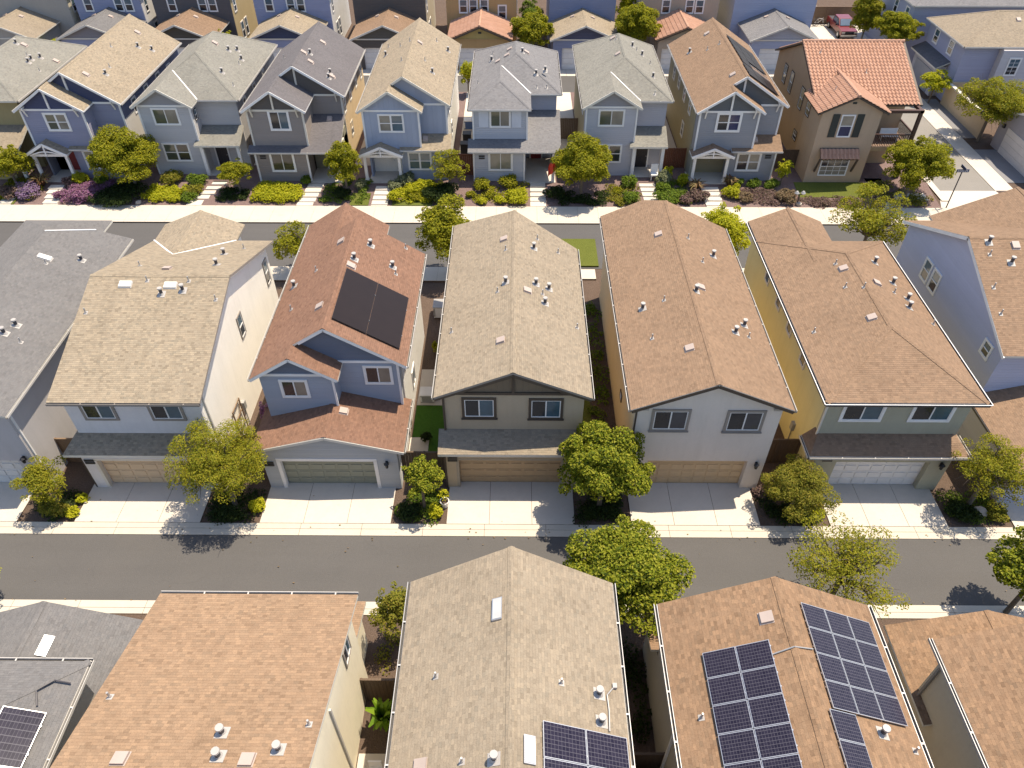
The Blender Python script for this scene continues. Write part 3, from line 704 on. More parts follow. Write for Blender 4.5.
window(h, -23.9, 33.5, 4.4, .7, 1.1, 'R', 'slider'); win2(h, -28.8, -27, 24.2, 4.2, 5.3)
# ---- lilac house at the right edge
h = empty('house', (28, 28.3, 0), 'lilac house at the right edge with tall side gable and one storey garage', 'house', HG)
wl = siding((.42, .43, .53), .18)
b = MB(); yr, zr = gable_x(b, 24.1, 33.5, 27.9, 40.85, 6.1, .435, SH['peach'], CREAM)
gable_y(b, 25.9, 35.2, 35.5, 41.4, 6.11, .43, SH['peach'], CREAM)
rf = b.build('roof', h); vents_x(rf, yr, zr, .435, [('s',25.05,34.04),('b',26.40,33.84),('p',24.91,33.34),('s',25.90,32.87),('p',24.61,31.50),('p',24.58,30.08)])
b = MB(); pent_x(b, 24.4, 33.1, 28.3, 40.5, 0, 6.1, zr - .17, wl); b.box(24.4, 31.1, 23.6, 28.3, 0, 3.0, wl); b.build('wall', h)
b = MB()
for (ya, za, yb_, zb) in ((27.9, 5.98, yr, zr - .12), (yr, zr - .12, 40.85, 5.98)): b.bar((24.12, ya - .04, za), (24.12, yb_ + .04, zb), .06, .17, WHITE)
b.build('trim', h)
b = MB(); gable_y(b, 23.75, 31.6, 23.0, 28.3, 3.05, .28, SH['peach'], CREAM); gr = b.build('garage_roof', h); gutter(gr, [((23.72, 23, 3.0), (23.72, 28.3, 3.0))], gm)
for y in (35.85, 37.0): window(h, 24.4, y, 5.0, .75, 1.2, 'L', 'hung')
window(h, 24.4, 29.5, 5.2, .65, .75, 'L', 'hung')

# ================================================================== BOTTOM ROW (nearest the camera)
BG = 'roofs nearest the camera across the alley'
h = empty('house', (-.1, 10, 0), 'tan gable roofed house at the bottom centre with solar panels at its right corner', 'house', BG)
b = MB(); xr, zr = gable_y(b, -3.85, 3.6, 15.05, -1, 6.0, .48, SH['tan'], CREAM, .35); rf = b.build('roof', h)
gutter(rf, [((-3.9, 15.05, 5.93), (-3.9, -1, 5.93)), ((3.65, 15.05, 5.93), (3.65, -1, 5.93))], GALV)
b = MB(); wl = stucco((.34, .30, .24)); pent_y(b, -3.5, 3.25, -.6, 14.7, 0, 6.0, zr - .2, wl, xr); b.box(-3.5, 3.25, 14.7, 15.6, 0, 3.0, wl); b.build('wall', h)
vents_y(rf, xr, zr, .48, [('k',-0.60,13.02),('p',-2.56,11.14),('p',-1.53,8.34),('s',-0.58,8.25),('b',-2.82,8.44),('p',1.50,10.78),('s',2.74,10.70),('s',2.75,9.82),('k',0.46,8.53)])
s = .48; ca = 1 / math.hypot(1, s)
zz = lambda x: zr - s * abs(x - xr)
solar_array(h, (.82, 9.45 - 4 * 1.06, zz(.82)), (1, 0, -s), (0, 1, 0), 2, 4, 1.46, 1.04, (s * ca, 0, ca), PANEL)
b = MB()
pts = [(3.28, 11.05), (3.0, 10.7), (3.02, 10.2), (2.98, 9.55)]
for (xa, ya), (xb, yb_) in zip(pts, pts[1:]): b.tube((xa, ya, zz(xa) + .07), (xb, yb_, zz(xb) + .07), .022, .022, GALV, 6)
b.box(3.22, 3.36, 10.98, 11.14, zz(3.3), zz(3.3) + .14, FLASH); b.build('conduit', h)
# ---- orange roof, slope towards the alley
h = empty('house', (-9.4, 10, 0), 'house with wide orange tan roof at the lower left and sunlit cream side wall', 'house', BG)
b = MB(); yr, zr = gable_x(b, -12.95, -5.72, -.4, 14.5, 6.0, .31, SH['orange'], CREAM); rf = b.build('roof', h)
gutter(rf, [((-12.95, 14.55, 5.93), (-5.72, 14.55, 5.93))], WHITE)
vents_x(rf, yr, zr, .31, [('p',-12.47,10.07),('s',-8.55,8.87),('s',-8.38,8.13),('b',-11.12,8.03),('b',-7.53,8.02),('p',-6.08,9.16),('s',-6.74,8.35)])
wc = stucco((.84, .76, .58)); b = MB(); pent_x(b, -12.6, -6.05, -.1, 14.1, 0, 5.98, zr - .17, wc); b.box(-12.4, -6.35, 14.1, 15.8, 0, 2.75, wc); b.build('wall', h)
b = MB(); b.slab([(-12.8, 16.1, 2.85), (-12.8, 14.1, 3.4), (-6.1, 14.1, 3.4), (-6.1, 16.1, 2.85)], .15, SH['orange'], CREAM); b.build('garage_roof', h)
window(h, -6.05, 12.9, 4.9, .7, .9, 'R', 'slider', trim=TAUPE, tw=.07)
# ---- copper roof with two solar arrays
h = empty('house', (8.95, 10, 0), 'house with copper brown gable roof at the lower right carrying two large solar arrays', 'house', BG)
b = MB(); xr, zr = gable_y(b, 5.15, 12.72, 14.2, -1, 6.0, .48, SH['copper'], CREAM); rf = b.build('roof', h)
gutter(rf, [((5.08, 14.2, 5.93), (5.08, -1, 5.93)), ((12.79, 14.2, 5.93), (12.79, -1, 5.93))], GALV)
zz = lambda x: zr - s * abs(x - xr)
vents_y(rf, xr, zr, s, [('b',8.35,12.79),('p',5.91,9.99),('s',11.31,9.42),('p',12.37,9.09)])
wl = stucco((.42, .385, .32)); b = MB(); pent_y(b, 5.5, 12.4, -.6, 13.8, 0, 6.0, zr - .2, wl, xr); b.box(5.5, 12.4, 13.8, 15.6, 0, 2.9, wl); b.build('wall', h)
b = MB(); b.slab([(5.2, 15.95, 2.75), (5.2, 13.8, 3.4), (12.6, 13.8, 3.4), (12.6, 15.95, 2.75)], .15, SH['copper'], CREAM); b.build('garage_roof', h)
downspout(h, 5.45, 10.4, 0, 5.6, WHITE); window(h, 5.5, 11.2, 4.6, .6, .9, 'L', 'slider')
solar_array(h, (6.30, 12.02 - 6 * .885, zz(6.30)), (1, 0, s), (0, 1, 0), 2, 6, 1.09, .865, (-s * ca, 0, ca), PANEL)
solar_array(h, (9.62, 9.80, zz(9.62)), (1, 0, -s), (0, 1, 0), 3, 4, .99, .875, (s * ca, 0, ca), PANEL)
solar_array(h, (9.45, 9.76 - 4 * .895, zz(9.45)), (1, 0, -s), (0, 1, 0), 1, 4, 1.02, .875, (s * ca, 0, ca), PANEL)
b = MB()
for (xa, ya), (xb, yb_) in zip([(8.15, 11.5), (8.9, 11.62), (9.6, 11.7)], [(8.9, 11.62), (9.6, 11.7)]): b.tube((xa, ya, zz(xa) + .06), (xb, yb_, zz(xb) + .06), .022, .022, GALV, 6)
b.build('conduit', h)
# ---- right edge roof with a notch
h = empty('house', (17, 12, 0), 'house with rust orange roof in the lower right corner and a bare grey side wall', 'house', BG)
wl = stucco((.58, .50, .37))
b = MB(); gable_y(b, 14.67, 21.8, 15.1, 11.2, 3.0, .33, SH['copper'], CREAM); b.build('garage_roof', h)
b = MB(); gable_y(b, 14.55, 21.8, 12.9, -1, 6.0, .43, SH['copper'], CREAM); rf = b.build('roof', h)
gutter(rf, [((14.48, 12.95, 5.93), (14.48, -1, 5.93))], GALV)
b = MB(); pent_y(b, 14.95, 21.4, -.6, 12.5, 0, 5.98, 7.3, wl); pent_y(b, 15.0, 21.4, 12.5, 14.8, 0, 2.95, 3.9, wl); b.build('wall', h); downspout(h, 14.9, 12.3, 3, 5.7, TAUPE)
# ---- left edge grey roofs
h = empty('house', (-18.2, 11, 0), 'house with grey shingle roofs in the lower left corner and a dark solar panel', 'house', BG)
wl = stucco((.40, .36, .31))
b = MB(); gable_y(b, -21.7, -14.7, 15.1, 11.2, 3.0, .4, SH['gray'], CREAM); gr = b.build('garage_roof', h)
vent(gr, 'k', -17.44, 13.40, 4.4 - .4 * .76, -.4, 0)
b = MB(); xr, zr = hip(b, -21.7, -14.35, -1, 11.85, 6.1, .43, SH['gray'], CREAM); rf = b.build('roof', h)
gutter(rf, [((-21.7, 11.9, 6.03), (-14.3, 11.9, 6.03)), ((-14.3, 11.9, 6.03), (-14.3, -1, 6.03))])
b = MB(); b.box(-21.4, -14.7, -.6, 11.5, 0, 6.1, wl); b.box(-21.4, -15.0, 11.5, 14.8, 0, 3.0, wl); b.build('wall', h)
s = .43; ca = 1 / math.hypot(1, s); zz = lambda x: zr - s * abs(x - xr)
solar_array(h, (-16.0, 10.0 - 3 * 1.7, zz(-16.0)), (1, 0, -s), (0, 1, 0), 1, 3, 1.25, 1.68, (s * ca, 0, ca), PANEL)
b = MB()
pts = [(-15.15, 10.15, .08), (-15.35, 10.6, .1), (-15.0, 11.0, .12), (-14.55, 11.0, .1)]
for (xa, ya, d0), (xb, yb_, d1) in zip(pts, pts[1:]): b.tube((xa, ya, zz(xa) + d0), (xb, yb_, zz(xb) + d1), .028, .028, VENTD, 6)
b.build('conduit', h)

# ================================================================== FRONT ROW (porches facing the street)
FG = 'two storey houses with front porches across the street'
def steps(parent_name, x0, x1, ytop=56.2, n=4, sk=0.0):
    b = MB(); z = .52
    for i in range(n):
        y1 = ytop - i * .62; o = -sk * i
        b.box(x0 + o, x1 + o, y1 - .60, y1, 0, z - .02 - i * .095, PATHC)
    b.box(x0 - sk * n, x1 - sk * n, 52.99, ytop - n * .62, 0, .16, PATHC)
    return struct(parent_name, b)
def porch_gable(h, x0, x1, y0, y1, ze, s, sh, post_y, zfloor=.55, fasc=WHITE):
    b = MB(); xr, zr = gable_y(b, x0, x1, y0, y1, ze, s, sh, fasc); r = b.build('porch_roof', h)
    b = MB()
    for sg in (-1, 1): b.bar((xr + sg * (x1 - x0) / 2, y0 - .03, ze - .1), (xr, y0 - .03, zr - .1), .06, .2, fasc)
    b.box(x0 + .2, x1 - .2, post_y - .1, post_y + .1, ze - .32, ze - .12, fasc)
    b.box(xr - .05, xr + .05, y0 + .02, y0 + .1, ze - .15, zr - .25, fasc)
    n = 10
    a = [(x0 + .35 + (x1 - x0 - .7) * i / n, ze - .12 + .35 * math.sin(math.pi * i / n)) for i in range(n + 1)]
    for (xa, za), (xb, zb) in zip(a, a[1:]): b.bar((xa, y0 + .06, za), (xb, y0 + .06, zb), .05, .09, fasc)
    b.build('porch_trim', h)
    for x in (x0 + .38, x1 - .38):
        b = MB(); b.box(x - .11, x + .11, post_y - .11, post_y + .11, zfloor, ze - .3, fasc); b.box(x - .15, x + .15, post_y - .15, post_y + .15, zfloor, zfloor + .3, fasc); b.build('porch_post', h)
def house_a(label, xL, xW, xR, sh, front, gab, side, ye_w=56.3, ym=57.6, yb=71.7, s=.63, ze=6.4, truss=True, trim=WHITE, porch='gable', doorm=None, fasc=WHITE, right=None, vents=(), lowx=None, sidewin=True):
    h = empty('house', ((xL + xR) / 2, 56.6, 0), label, 'house', FG)
    xm = (xL + xR) / 2; zm = ze + s * (xm - xL); xw = (xL + xW) / 2; zw = ze + s * (xw - xL); S = SH[sh]
    b = MB()
    b.slab([(xL, ye_w, ze), (xw, ye_w, zw), (xw, ym, zw), (xm, ym, zm), (xm, yb, zm), (xL, yb, ze)], TH, S, fasc)
    b.slab([(xw, ye_w, zw), (xW, ye_w, ze), (xW, ym + .45, ze), (xw, ym + .45, zw)], TH, S, fasc)
    b.slab([(xm, ym, zm), (xR, ym, ze), (xR, yb, ze), (xm, yb, zm)], TH, S, fasc)
    cap(b, (xm, ym, zm), (xm, yb, zm), S, .63); cap(b, (xw, ye_w, zw), (xw, ym, zw), S, .63)
    rf = b.build('roof', h); gutter(rf, [((xL - .03, ye_w, ze - .07), (xL - .03, yb, ze - .07)), ((xR + .03, ym, ze - .07), (xR + .03, yb, ze - .07))], fasc)
    vents_y(rf, xm, zm, s, vents)
    a0, a1, r1 = xL + .35, xW - .35, xR - .35; yw, ymw = ye_w + .35, ym + .35
    zs = ze + s * .35 - .15
    b = MB(); b.box(a0, a1, yw, ymw + .02, 3.0, ze - .05, front); b.box(a1 - .05, r1 - .002, ymw, ymw + .2, 3, ze - .05, front); b.build('front_wall', h)
    b = MB(); pent_y(b, a0 + .002, a1 - .002, yw - .02, ymw + .4, ze - .05, zs, zw - .17, gab, xw); pent_y(b, a0 + .3, r1 - .01, ymw - .02, yb - .36, ze - .05, ze, zm - .17, gab, xm); b.build('gable_siding', h)
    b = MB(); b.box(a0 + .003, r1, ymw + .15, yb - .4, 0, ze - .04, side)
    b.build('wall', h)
    if right is not None:  # pale sheets below the eave shadow line: sunlight put into their colour
        b = MB(); b.box(r1, r1 + .02, ymw + .2, yb - .45, 0, 4.95, right); b.build('sunlit_tone_siding', h)
        b = MB(); b.box(a0 - .02, a0, yw + 1.2, yb - .45, 0, 4.95, right); b.build('sunlit_tone_siding', h)
    t = MB()
    t.box(a0 - .04, a1 + .04, yw - .06, yw, ze - .12, ze + .03, trim); t.box(a1, r1 + .04, ymw - .06, ymw, ze - .12, ze + .03, trim)
    for x, y in ((a0, yw), (a1, yw), (r1, ymw)): t.box(x - .07, x + .07, y - .05, y + .06, 3.1, ze - .12, trim)
    for sg in (-1, 1): t.bar((xw + sg * (xw - xL), ye_w - .03, ze - .1), (xw, ye_w - .03, zw - .1), .05, .17, fasc)
    t.bar((xR, ym - .03, ze - .1), (xm, ym - .03, zm - .1), .05, .17, fasc); t.bar((xm, ym - .03, zm - .1), (xw + .2, ym - .03, zm - .1 - s * (xm - xw - .2)), .05, .17, fasc)
    if truss:
        for xc, y in ((xw, yw - .02), (xm, ymw - .02)):
            zt = zw if xc == xw else zm
            t.box(xc - .07, xc + .07, y - .09, y, ze, zt - .2, trim)
        for x, y in ((xL + .75, yw), (xW - .75, yw), (xR - .75, ymw)):
            zc = ze + s * .75 - .3
            t.bar((x, y, zc - .75), (x, y - .33, zc - .05), .09, .1, trim); t.box(x - .05, x + .05, y - .36, y, zc - .05, zc + .05, trim)
    t.build('trim', h)
    for o in ([] if not sidewin else [(60.5, 5.2), (63.2, 5.2), (66, 5.2), (68.6, 5.0), (62, 2.6)]):
        window(h, r1, o[0], o[1], .7, 1.1, 'R', 'hung', trim=trim); window(h, a0, o[0], o[1], .7, 1.1, 'L', 'hung', trim=trim)
    return h, dict(xm=xm, zm=zm, xw=xw, zw=zw, a0=a0, a1=a1, r1=r1, yw=yw, ymw=ymw, S=S, rf=rf)
def low_shed(h, P, x0, x1, ylow, front, z=3.25, sh=None, fasc=WHITE, win=None, trim=WHITE):
    """one storey room under a shed roof to the right of the wing"""
    zt = z + .42 * (P['ymw'] - (ylow - .45))
    b = MB(); b.slab([(x0 - .05, ylow - .45, z), (x1 + .35, ylow - .45, z), (x1 + .35, P['ymw'], zt), (x0 - .05, P['ymw'], zt)], .15, P['S'], fasc); r = b.build('porch_roof', h)
    gutter(r, [((x0, ylow - .48, z - .05), (x1 + .35, ylow - .48, z - .05))], fasc)
    vent(r, 'b', (x0 + x1) / 2 + .1, P['ymw'] - .55, zt - .42 * .55, 0, .42)
    b = MB(); b.ext([(x1, ylow, 0), (x1, P['ymw'] + .2, 0), (x1, P['ymw'] + .2, zt - .16), (x1, ylow, z + .02)], (x0 - x1, 0, 0), front); b.build('lower_wall', h)
    t = MB(); t.box(x1 - .07, x1 + .05, ylow - .05, ylow + .05, .4, z - .05, trim); t.box(x0, x1, ylow - .04, ylow, z - .2, z - .03, trim); t.build('trim', h)
RED = plain('red_door', (.22, .03, .03), .45); WOODD = plain('wood_door', (.10, .045, .03), .5); BLACKD = plain('black_door', (.03, .027, .03), .4)
def recess(h, P, x0, x1, yb_, wall, doorx, dm, zf=.55):
    """porch recess below the wing: back wall, ceiling is the upper floor"""
    b = MB(); b.box(x0, x1, yb_, yb_ + .2, 0, 3.0, wall); b.box(x0, x0 + .15, P['yw'] + .5, yb_, 0, 3.0, wall); b.build('porch_wall', h)
    b = MB(); b.box(x0 - .1, x1, P['yw'] - .55, yb_, 0, zf, PATHC); b.build('porch_floor', h)
    door(h, doorx, doorx + .95, yb_ - .01, zf, zf + 2.1, dm)
# --- deep blue house, red door
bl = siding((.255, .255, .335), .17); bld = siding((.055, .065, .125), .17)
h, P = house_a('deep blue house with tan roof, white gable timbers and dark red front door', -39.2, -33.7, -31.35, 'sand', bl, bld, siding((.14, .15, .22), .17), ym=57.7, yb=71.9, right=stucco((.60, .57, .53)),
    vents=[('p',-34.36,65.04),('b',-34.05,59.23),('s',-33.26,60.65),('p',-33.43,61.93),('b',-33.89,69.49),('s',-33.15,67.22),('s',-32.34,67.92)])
win2(h, -37.1, -35.5, P['yw'], 4.75, 6.0, style='pair', tw=.13, gl=(GL_G, GL_C))
low_shed(h, P, -36.1, -31.7, 56.75, bl); win2(h, -35.3, -33.9, 56.75, 1.45, 2.9, style='pair', tw=.12, gl=(GL_G, GL_D))
porch_gable(h, -39.5, -36.1, 55.75, 57.0, 3.05, .55, SH['sand'], 56.2); recess(h, P, -38.85, -36.1, 58.2, siding((.2, .21, .25), .17), -37.7, RED); steps('steps', -38.4, -37.2, 55.6, 4, -.10)
# --- taupe house, dark roof
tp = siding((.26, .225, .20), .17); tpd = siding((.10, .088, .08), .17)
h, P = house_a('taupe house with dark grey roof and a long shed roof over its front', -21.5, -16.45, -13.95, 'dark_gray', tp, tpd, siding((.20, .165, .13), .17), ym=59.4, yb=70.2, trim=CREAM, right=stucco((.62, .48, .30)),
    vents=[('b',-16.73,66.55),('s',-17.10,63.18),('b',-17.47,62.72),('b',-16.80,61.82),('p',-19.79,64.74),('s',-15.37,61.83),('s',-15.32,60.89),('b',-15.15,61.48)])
win2(h, -19.4, -18.0, P['yw'], 4.85, 6.25, tw=.13, trim=WHITE, gl=(GL_D, GL_B))
z0 = 3.2; b = MB(); b.slab([(-21.6, 55.95, z0), (-15.2, 55.95, z0), (-15.2, 56.67, 3.5), (-21.6, 56.67, 3.5)], .15, SH['dark_gray'], WHITE)
b.slab([(-16.8, 56.67, 3.5), (-14.2, 55.95, 3.2), (-14.2, 59.76, 4.8), (-16.8, 59.76, 4.8)], .15, SH['dark_gray'], CREAM); r = b.build('porch_roof', h); vent(r, 'b', -15.4, 59.2, 4.56, 0, .42)
gutter(r, [((-21.6, 55.92, 3.15), (-14.2, 55.92, 3.15))])
b = MB(); b.box(-21.2, -17.0, 56.4, 58.2, 0, 3.25, tp); b.box(-17.0, -14.3, 58.6, 59.8, 0, 3.9, siding((.25, .24, .18), .17)); b.box(-14.5, -14.3, 56.9, 59.8, 0, 3.3, CREAM); b.build('lower_wall', h)
for x in (-21.2, -17.0):
    b = MB(); b.box(x - .07, x + .07, 56.33, 56.45, .4, 3.1, WHITE); b.build('corner_board', h)
b = MB(); b.box(-17.0, -14.3, 56.1, 58.6, 0, .55, PATHC); b.build('porch_floor', h); door(h, -15.9, -14.95, 58.59, .55, 2.65, BLACKD)
b = MB(); b.box(-14.75, -14.5, 56.15, 56.4, .5, 3.1, WHITE); b.build('porch_post', h)
win2(h, -19.95, -18.2, 56.4, 1.45, 2.95, tw=.13, gl=(GL_D, GL_D)); plaque(h, -20.6, 56.38, 2.6); steps('steps', -17.2, -15.9, 56.0, 4, .11)
# --- sky blue house
sb = siding((.33, .365, .445), .4, True)
h, P = house_a('sky blue board and batten house with tan roof and white gabled porch', -12.45, -7.38, -5.3, 'sand', sb, siding((.29, .325, .41), .4, True), stucco((.82, .78, .70)), truss=False, fasc=CREAM,
    vents=[('b',-8.31,66.11),('p',-9.16,66.04),('p',-7.16,68.76),('s',-6.14,68.15),('s',-6.94,61.64),('p',-7.65,63.13),('p',-10.09,66.50),('p',-11.57,69.11),('s',-11.49,66.80),('p',-9.40,61.84)])
win2(h, -10.85, -9.0, P['yw'], 4.7, 6.0, style='pair', gl=(GL_C, GL_B))
low_shed(h, P, -9.4, -5.65, 56.75, sb); win2(h, -8.8, -7.05, 56.75, 1.45, 2.85, style='pair', gl=(GL_B, GL_B))
porch_gable(h, -12.7, -9.15, 55.75, 57.0, 3.05, .42, SH['sand'], 56.2); recess(h, P, -12.1, -9.4, 58.2, siding((.26, .3, .4), .17), -11.1, BLACKD); steps('steps', -11.55, -10.25, 55.6, 4, .03)
# --- grey house with tan roof, solar panels
gy = siding((.275, .275, .285), .17)
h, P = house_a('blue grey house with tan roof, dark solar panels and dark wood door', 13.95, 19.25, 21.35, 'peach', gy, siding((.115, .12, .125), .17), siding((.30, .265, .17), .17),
    vents=[('b',16.71,69.06),('s',15.08,67.41),('p',16.24,65.94),('p',17.11,65.72),('b',16.87,59.14)])
win2(h, 15.75, 17.45, P['yw'], 4.85, 6.15, style='pair', tw=.14, gl=(GL_D, glass('deep_blue_glass', (.03, .035, .09))))
low_shed(h, P, 17.3, 21.0, 56.75, gy); win2(h, 18.0, 19.75, 56.75, 1.45, 2.85, style='pair', tw=.12, gl=(GL_D, GL_C)); plaque(h, 20.4, 56.73, 2.6)
porch_gable(h, 14.0, 17.4, 55.75, 57.0, 3.05, .42, SH['peach'], 56.2); recess(h, P, 14.3, 17.3, 58.2, siding((.25, .26, .22), .17), 15.2, WOODD); steps('steps', 15.1, 16.5, 55.6, 4, -.02)
s = .63; ca = 1 / math.hypot(1, s); zz = lambda x: P['zm'] - s * abs(x - P['xm'])
solar_array(h, (18.05, 61.0, zz(18.05)), (1, 0, -s), (0, 1, 0), 3, 4, 1.0, 1.65, (s * ca, 0, ca), PANELK, skip=((1, 0), (2, 0)), gap=.03)
solar_array(h, (17.9, 58.05, zz(17.9)), (1, 0, -s), (0, 1, 0), 3, 2, 1.0, 1.35, (s * ca, 0, ca), PANELK, gap=.03)
# --- light grey houses with hipped main roof and a gabled wing
def house_b(label, xL, xW, xR, sh, front, gab, side, vents, yw=57.2, ym=58.65, yb=71.6, ze=6.35, s=.6, winx=None, trim=WHITE):
    h = empty('house', ((xL + xR) / 2, 56.9, 0), label, 'house', FG); S = SH[sh]
    b = MB(); xm, zm = hip(b, xL, xR, ym, yb, ze, s, S, CREAM)
    xw = (xL + xW) / 2; zw = ze + s * (xW - xL) / 2; yi = ym + (xW - xL) / 2 + .2
    b.slab([(xL + .003, yw, ze + .004), (xw, yw, zw), (xw, yi, zw), (xL + .003, yi, ze + .004)], TH, S, CREAM)
    b.slab([(xw, yw, zw), (xW, yw, ze), (xW, ym + .1, ze), (xw, yi, zw)], TH, S, CREAM)
    rf = b.build('roof', h); gutter(rf, [((xL - .03, yw, ze - .07), (xL - .03, yb, ze - .07)), ((xR + .03, ym, ze - .07), (xR + .03, yb, ze - .07)), ((xW, ym - .04, ze - .07), (xR, ym - .04, ze - .07))], CREAM)
    for k, x, y in vents:
        if y < ym + (x - xm) * 0 + (xR - xL) / 2 - abs(x - xm): vent(rf, k, x, y, ze + s * (y - ym), 0, s)
        else: vent(rf, k, x, y, zm - s * abs(x - xm), -s if x > xm else s, 0)
    vb = MB(); vb.bar((xw + .05, yi - .2, zw + .02), (xW, ym + .02, ze + .03), .09, .03, WHITE); vb.build('valley_flashing', rf)
    a0, a1, r1 = xL + .35, xW - .35, xR - .35; y0 = yw + .35; y1 = ym + .4
    b = MB(); b.box(a0, a1, y0, y1 + .1, 0, ze - .02, front); b.box(a1, r1, y1, y1 + .2, 0, ze - .02, front); b.build('front_wall', h)
    b = MB(); pent_y(b, a0 + .002, a1 - .002, y0 - .02, ym + .8, ze - .02, ze + .06, zw - .18, gab, xw); b.build('gable_siding', h)
    b = MB(); b.box(a0 + .002, r1 - .002, y1 + .15, yb - .4, 0, ze - .03, side); b.build('wall', h)
    t = MB(); t.box(a0, a1, y0 - .06, y0, ze - .1, ze + .04, trim)
    for x in (a0, a1): t.box(x - .06, x + .06, y0 - .05, y0 + .05, .4, ze - .1, trim)
    for sg in (-1, 1): t.bar((xw + sg * (xw - xL), yw - .03, ze - .1), (xw, yw - .03, zw - .1), .05, .17, CREAM)
    t.build('trim', h)
    c = (a0 + a1) / 2
    win2(h, c - .95, c + .95, y0, 4.85, 6.05, gl=(GL_G, GL_C)); win2(h, c - 1.0, c + 1.0, y0, 1.75, 3.15, style='pair', gl=(GL_G, GL_D))
    # porch under a shed roof, right of the wing
    z = 3.25; b = MB(); b.slab([(a1 - .35, y0 - .5, z), (r1 + .15, y0 - .5, z), (r1 + .15, y1, z + .9), (a1 - .05, y1, z + .9)], .15, S, CREAM); r = b.build('porch_roof', h)
    for x in (a1 + .1, r1 - .15):
        b = MB(); b.box(x - .13, x + .13, y0 - .25, y0 + .02, .5, z - .1, WHITE); b.build('porch_post', h)
    b = MB(); b.box(a1, r1, y0 - .3, y1, 0, .55, PATHC); b.build('porch_floor', h)
    door(h, a1 + .55, a1 + 1.5, y1 - .01, .55, 2.65, BLACKD)
    for y in (61, 64, 67): window(h, r1, y, 5.1, .6, 1.0, 'R', 'hung', trim=trim); window(h, a0, y, 5.0, .6, 1.0, 'L', 'hung', trim=trim)
    window(h, a1, y0 + .8, 5.3, .5, .8, 'R', 'hung', trim=DARK, tw=.05)
    return h
house_b('pale grey house with sage grey hipped roof between the deep blue and the taupe houses', -30.4, -25.6, -22.35, 'sage', siding((.45, .435, .43), .17), siding((.29, .28, .285), .17), siding((.30, .29, .29), .17),
    [('b',-25.71,65.68),('s',-24.72,65.70),('s',-24.26,66.52),('s',-23.67,65.33),('s',-24.16,61.56),('p',-23.61,64.36),('p',-23.08,60.47)])
steps('steps', -25.2, -24.0, 56.4, 4, .32)
h = house_b('lavender grey house with hipped roof, cream side wall and white porch posts', 5.15, 9.85, 12.45, 'sage', siding((.43, .42, .44), .17), siding((.27, .265, .28), .17), stucco((.42, .35, .22)),
    [('b',8.26,67.59),('p',8.48,66.91),('b',8.31,63.64),('s',9.91,66.63),('s',10.71,65.90),('s',11.11,61.56),('p',10.27,66.34),('p',11.31,64.87),('p',11.00,59.2)])
steps('steps', 10.1, 11.4, 56.3, 4, -.06)
# --- pale blue grey house with hipped wing
h = empty('house', (0, 56.6, 0), 'pale blue house with grey hipped roofs and a red flag at the porch', 'house', FG); S = SH['mid_gray']
pb = siding((.45, .455, .48), .17)
b = MB(); xm, zm = hip(b, -3.85, 3.6, 60.2, 70.2, 6.3, .55, S, WHITE)
hip(b, -3.853, 1.12, 57.05, 66, 6.304, .55, S, WHITE, back=False); rf = b.build('roof', h)
gutter(rf, [((-3.88, 57.05, 6.23), (-3.88, 70.2, 6.23)), ((3.63, 60.2, 6.23), (3.63, 70.2, 6.23)), ((1.1, 60.15, 6.23), (3.63, 60.15, 6.23)), ((-3.88, 57.0, 6.23), (1.12, 57.0, 6.23))])
vb = MB(); vb.bar((-1.3, 62.7, 7.68), (1.12, 60.2, 6.34), .09, .03, WHITE); vb.build('valley_flashing', rf)
for k, x, y in [('b',-0.68,65.31),('b',-0.90,64.2),('s',0.42,64.6),('b',0.80,65.2),('s',-2.20,65.04),('p',-2.11,66.56),('b',-1.65,63.98),('p',-3.23,61.46)]: vent(rf, k, x, y, zm - .55 * abs(x - xm), -.55 if x > xm else .55, 0)
for k, x, y in [('s',1.55,61.9),('s',2.3,62.2),('p',1.6,60.7),('p',2.4,60.7)]: vent(rf, k, x, y, 6.3 + .55 * (y - 60.2), 0, .55)
b = MB(); b.box(-3.5, .8, 57.45, 61, 3, 6.28, pb); b.box(.8, 3.25, 60.6, 61, 3, 6.28, siding((.37, .37, .42), .17)); b.box(-3.5, .6, 56.5, 58, 0, 3.3, pb); b.build('front_wall', h)
b = MB(); b.box(-3.498, 3.248, 60.8, 69.8, 0, 6.27, siding((.28, .31, .37), .17)); b.build('wall', h)
z = 3.25; b = MB(); b.slab([(-3.95, 56.1, z), (3.2, 56.1, z), (3.2, 57.46, z + .48), (-3.95, 57.46, z + .48)], .15, S, WHITE)
b.slab([(.8, 57.46, z + .48), (3.55, 57.0, z + .32), (3.55, 60.61, z + 1.58), (.8, 60.61, z + 1.58)], .15, S, WHITE); b.slab([(3.2, 56.1, z), (3.55, 57.0, z + .32), (.8, 57.46, z + .48)], .15, S, WHITE)
r = b.build('porch_roof', h); gutter(r, [((-3.95, 56.07, z - .05), (3.2, 56.07, z - .05))])
window(h, -1.35, 57.45, 5.45, 1.5, 1.35, style='slider', gl=(GL_G, GL_C))
for x in (-3.05, -.42):
    b = MB(); b.box(x, x + .76, 57.41, 57.45, 4.7, 6.2, plain('shutter_white', (.55, .57, .62), .6)); b.build('shutter', h)
win2(h, -2.2, -.45, 56.5, 1.55, 3.0, tw=.13, gl=(GL_C, GL_C)); plaque(h, -2.85, 56.48, 2.6)
b = MB()
for x, y in ((-3.5, 56.45), (.6, 56.45), (.8, 57.4), (-3.5, 57.4)): b.box(x - .06, x + .06, y - .05, y + .05, .4 if y < 57 else 3.5, 3.15 if y < 57 else 6.2, WHITE)
b.build('trim', h)
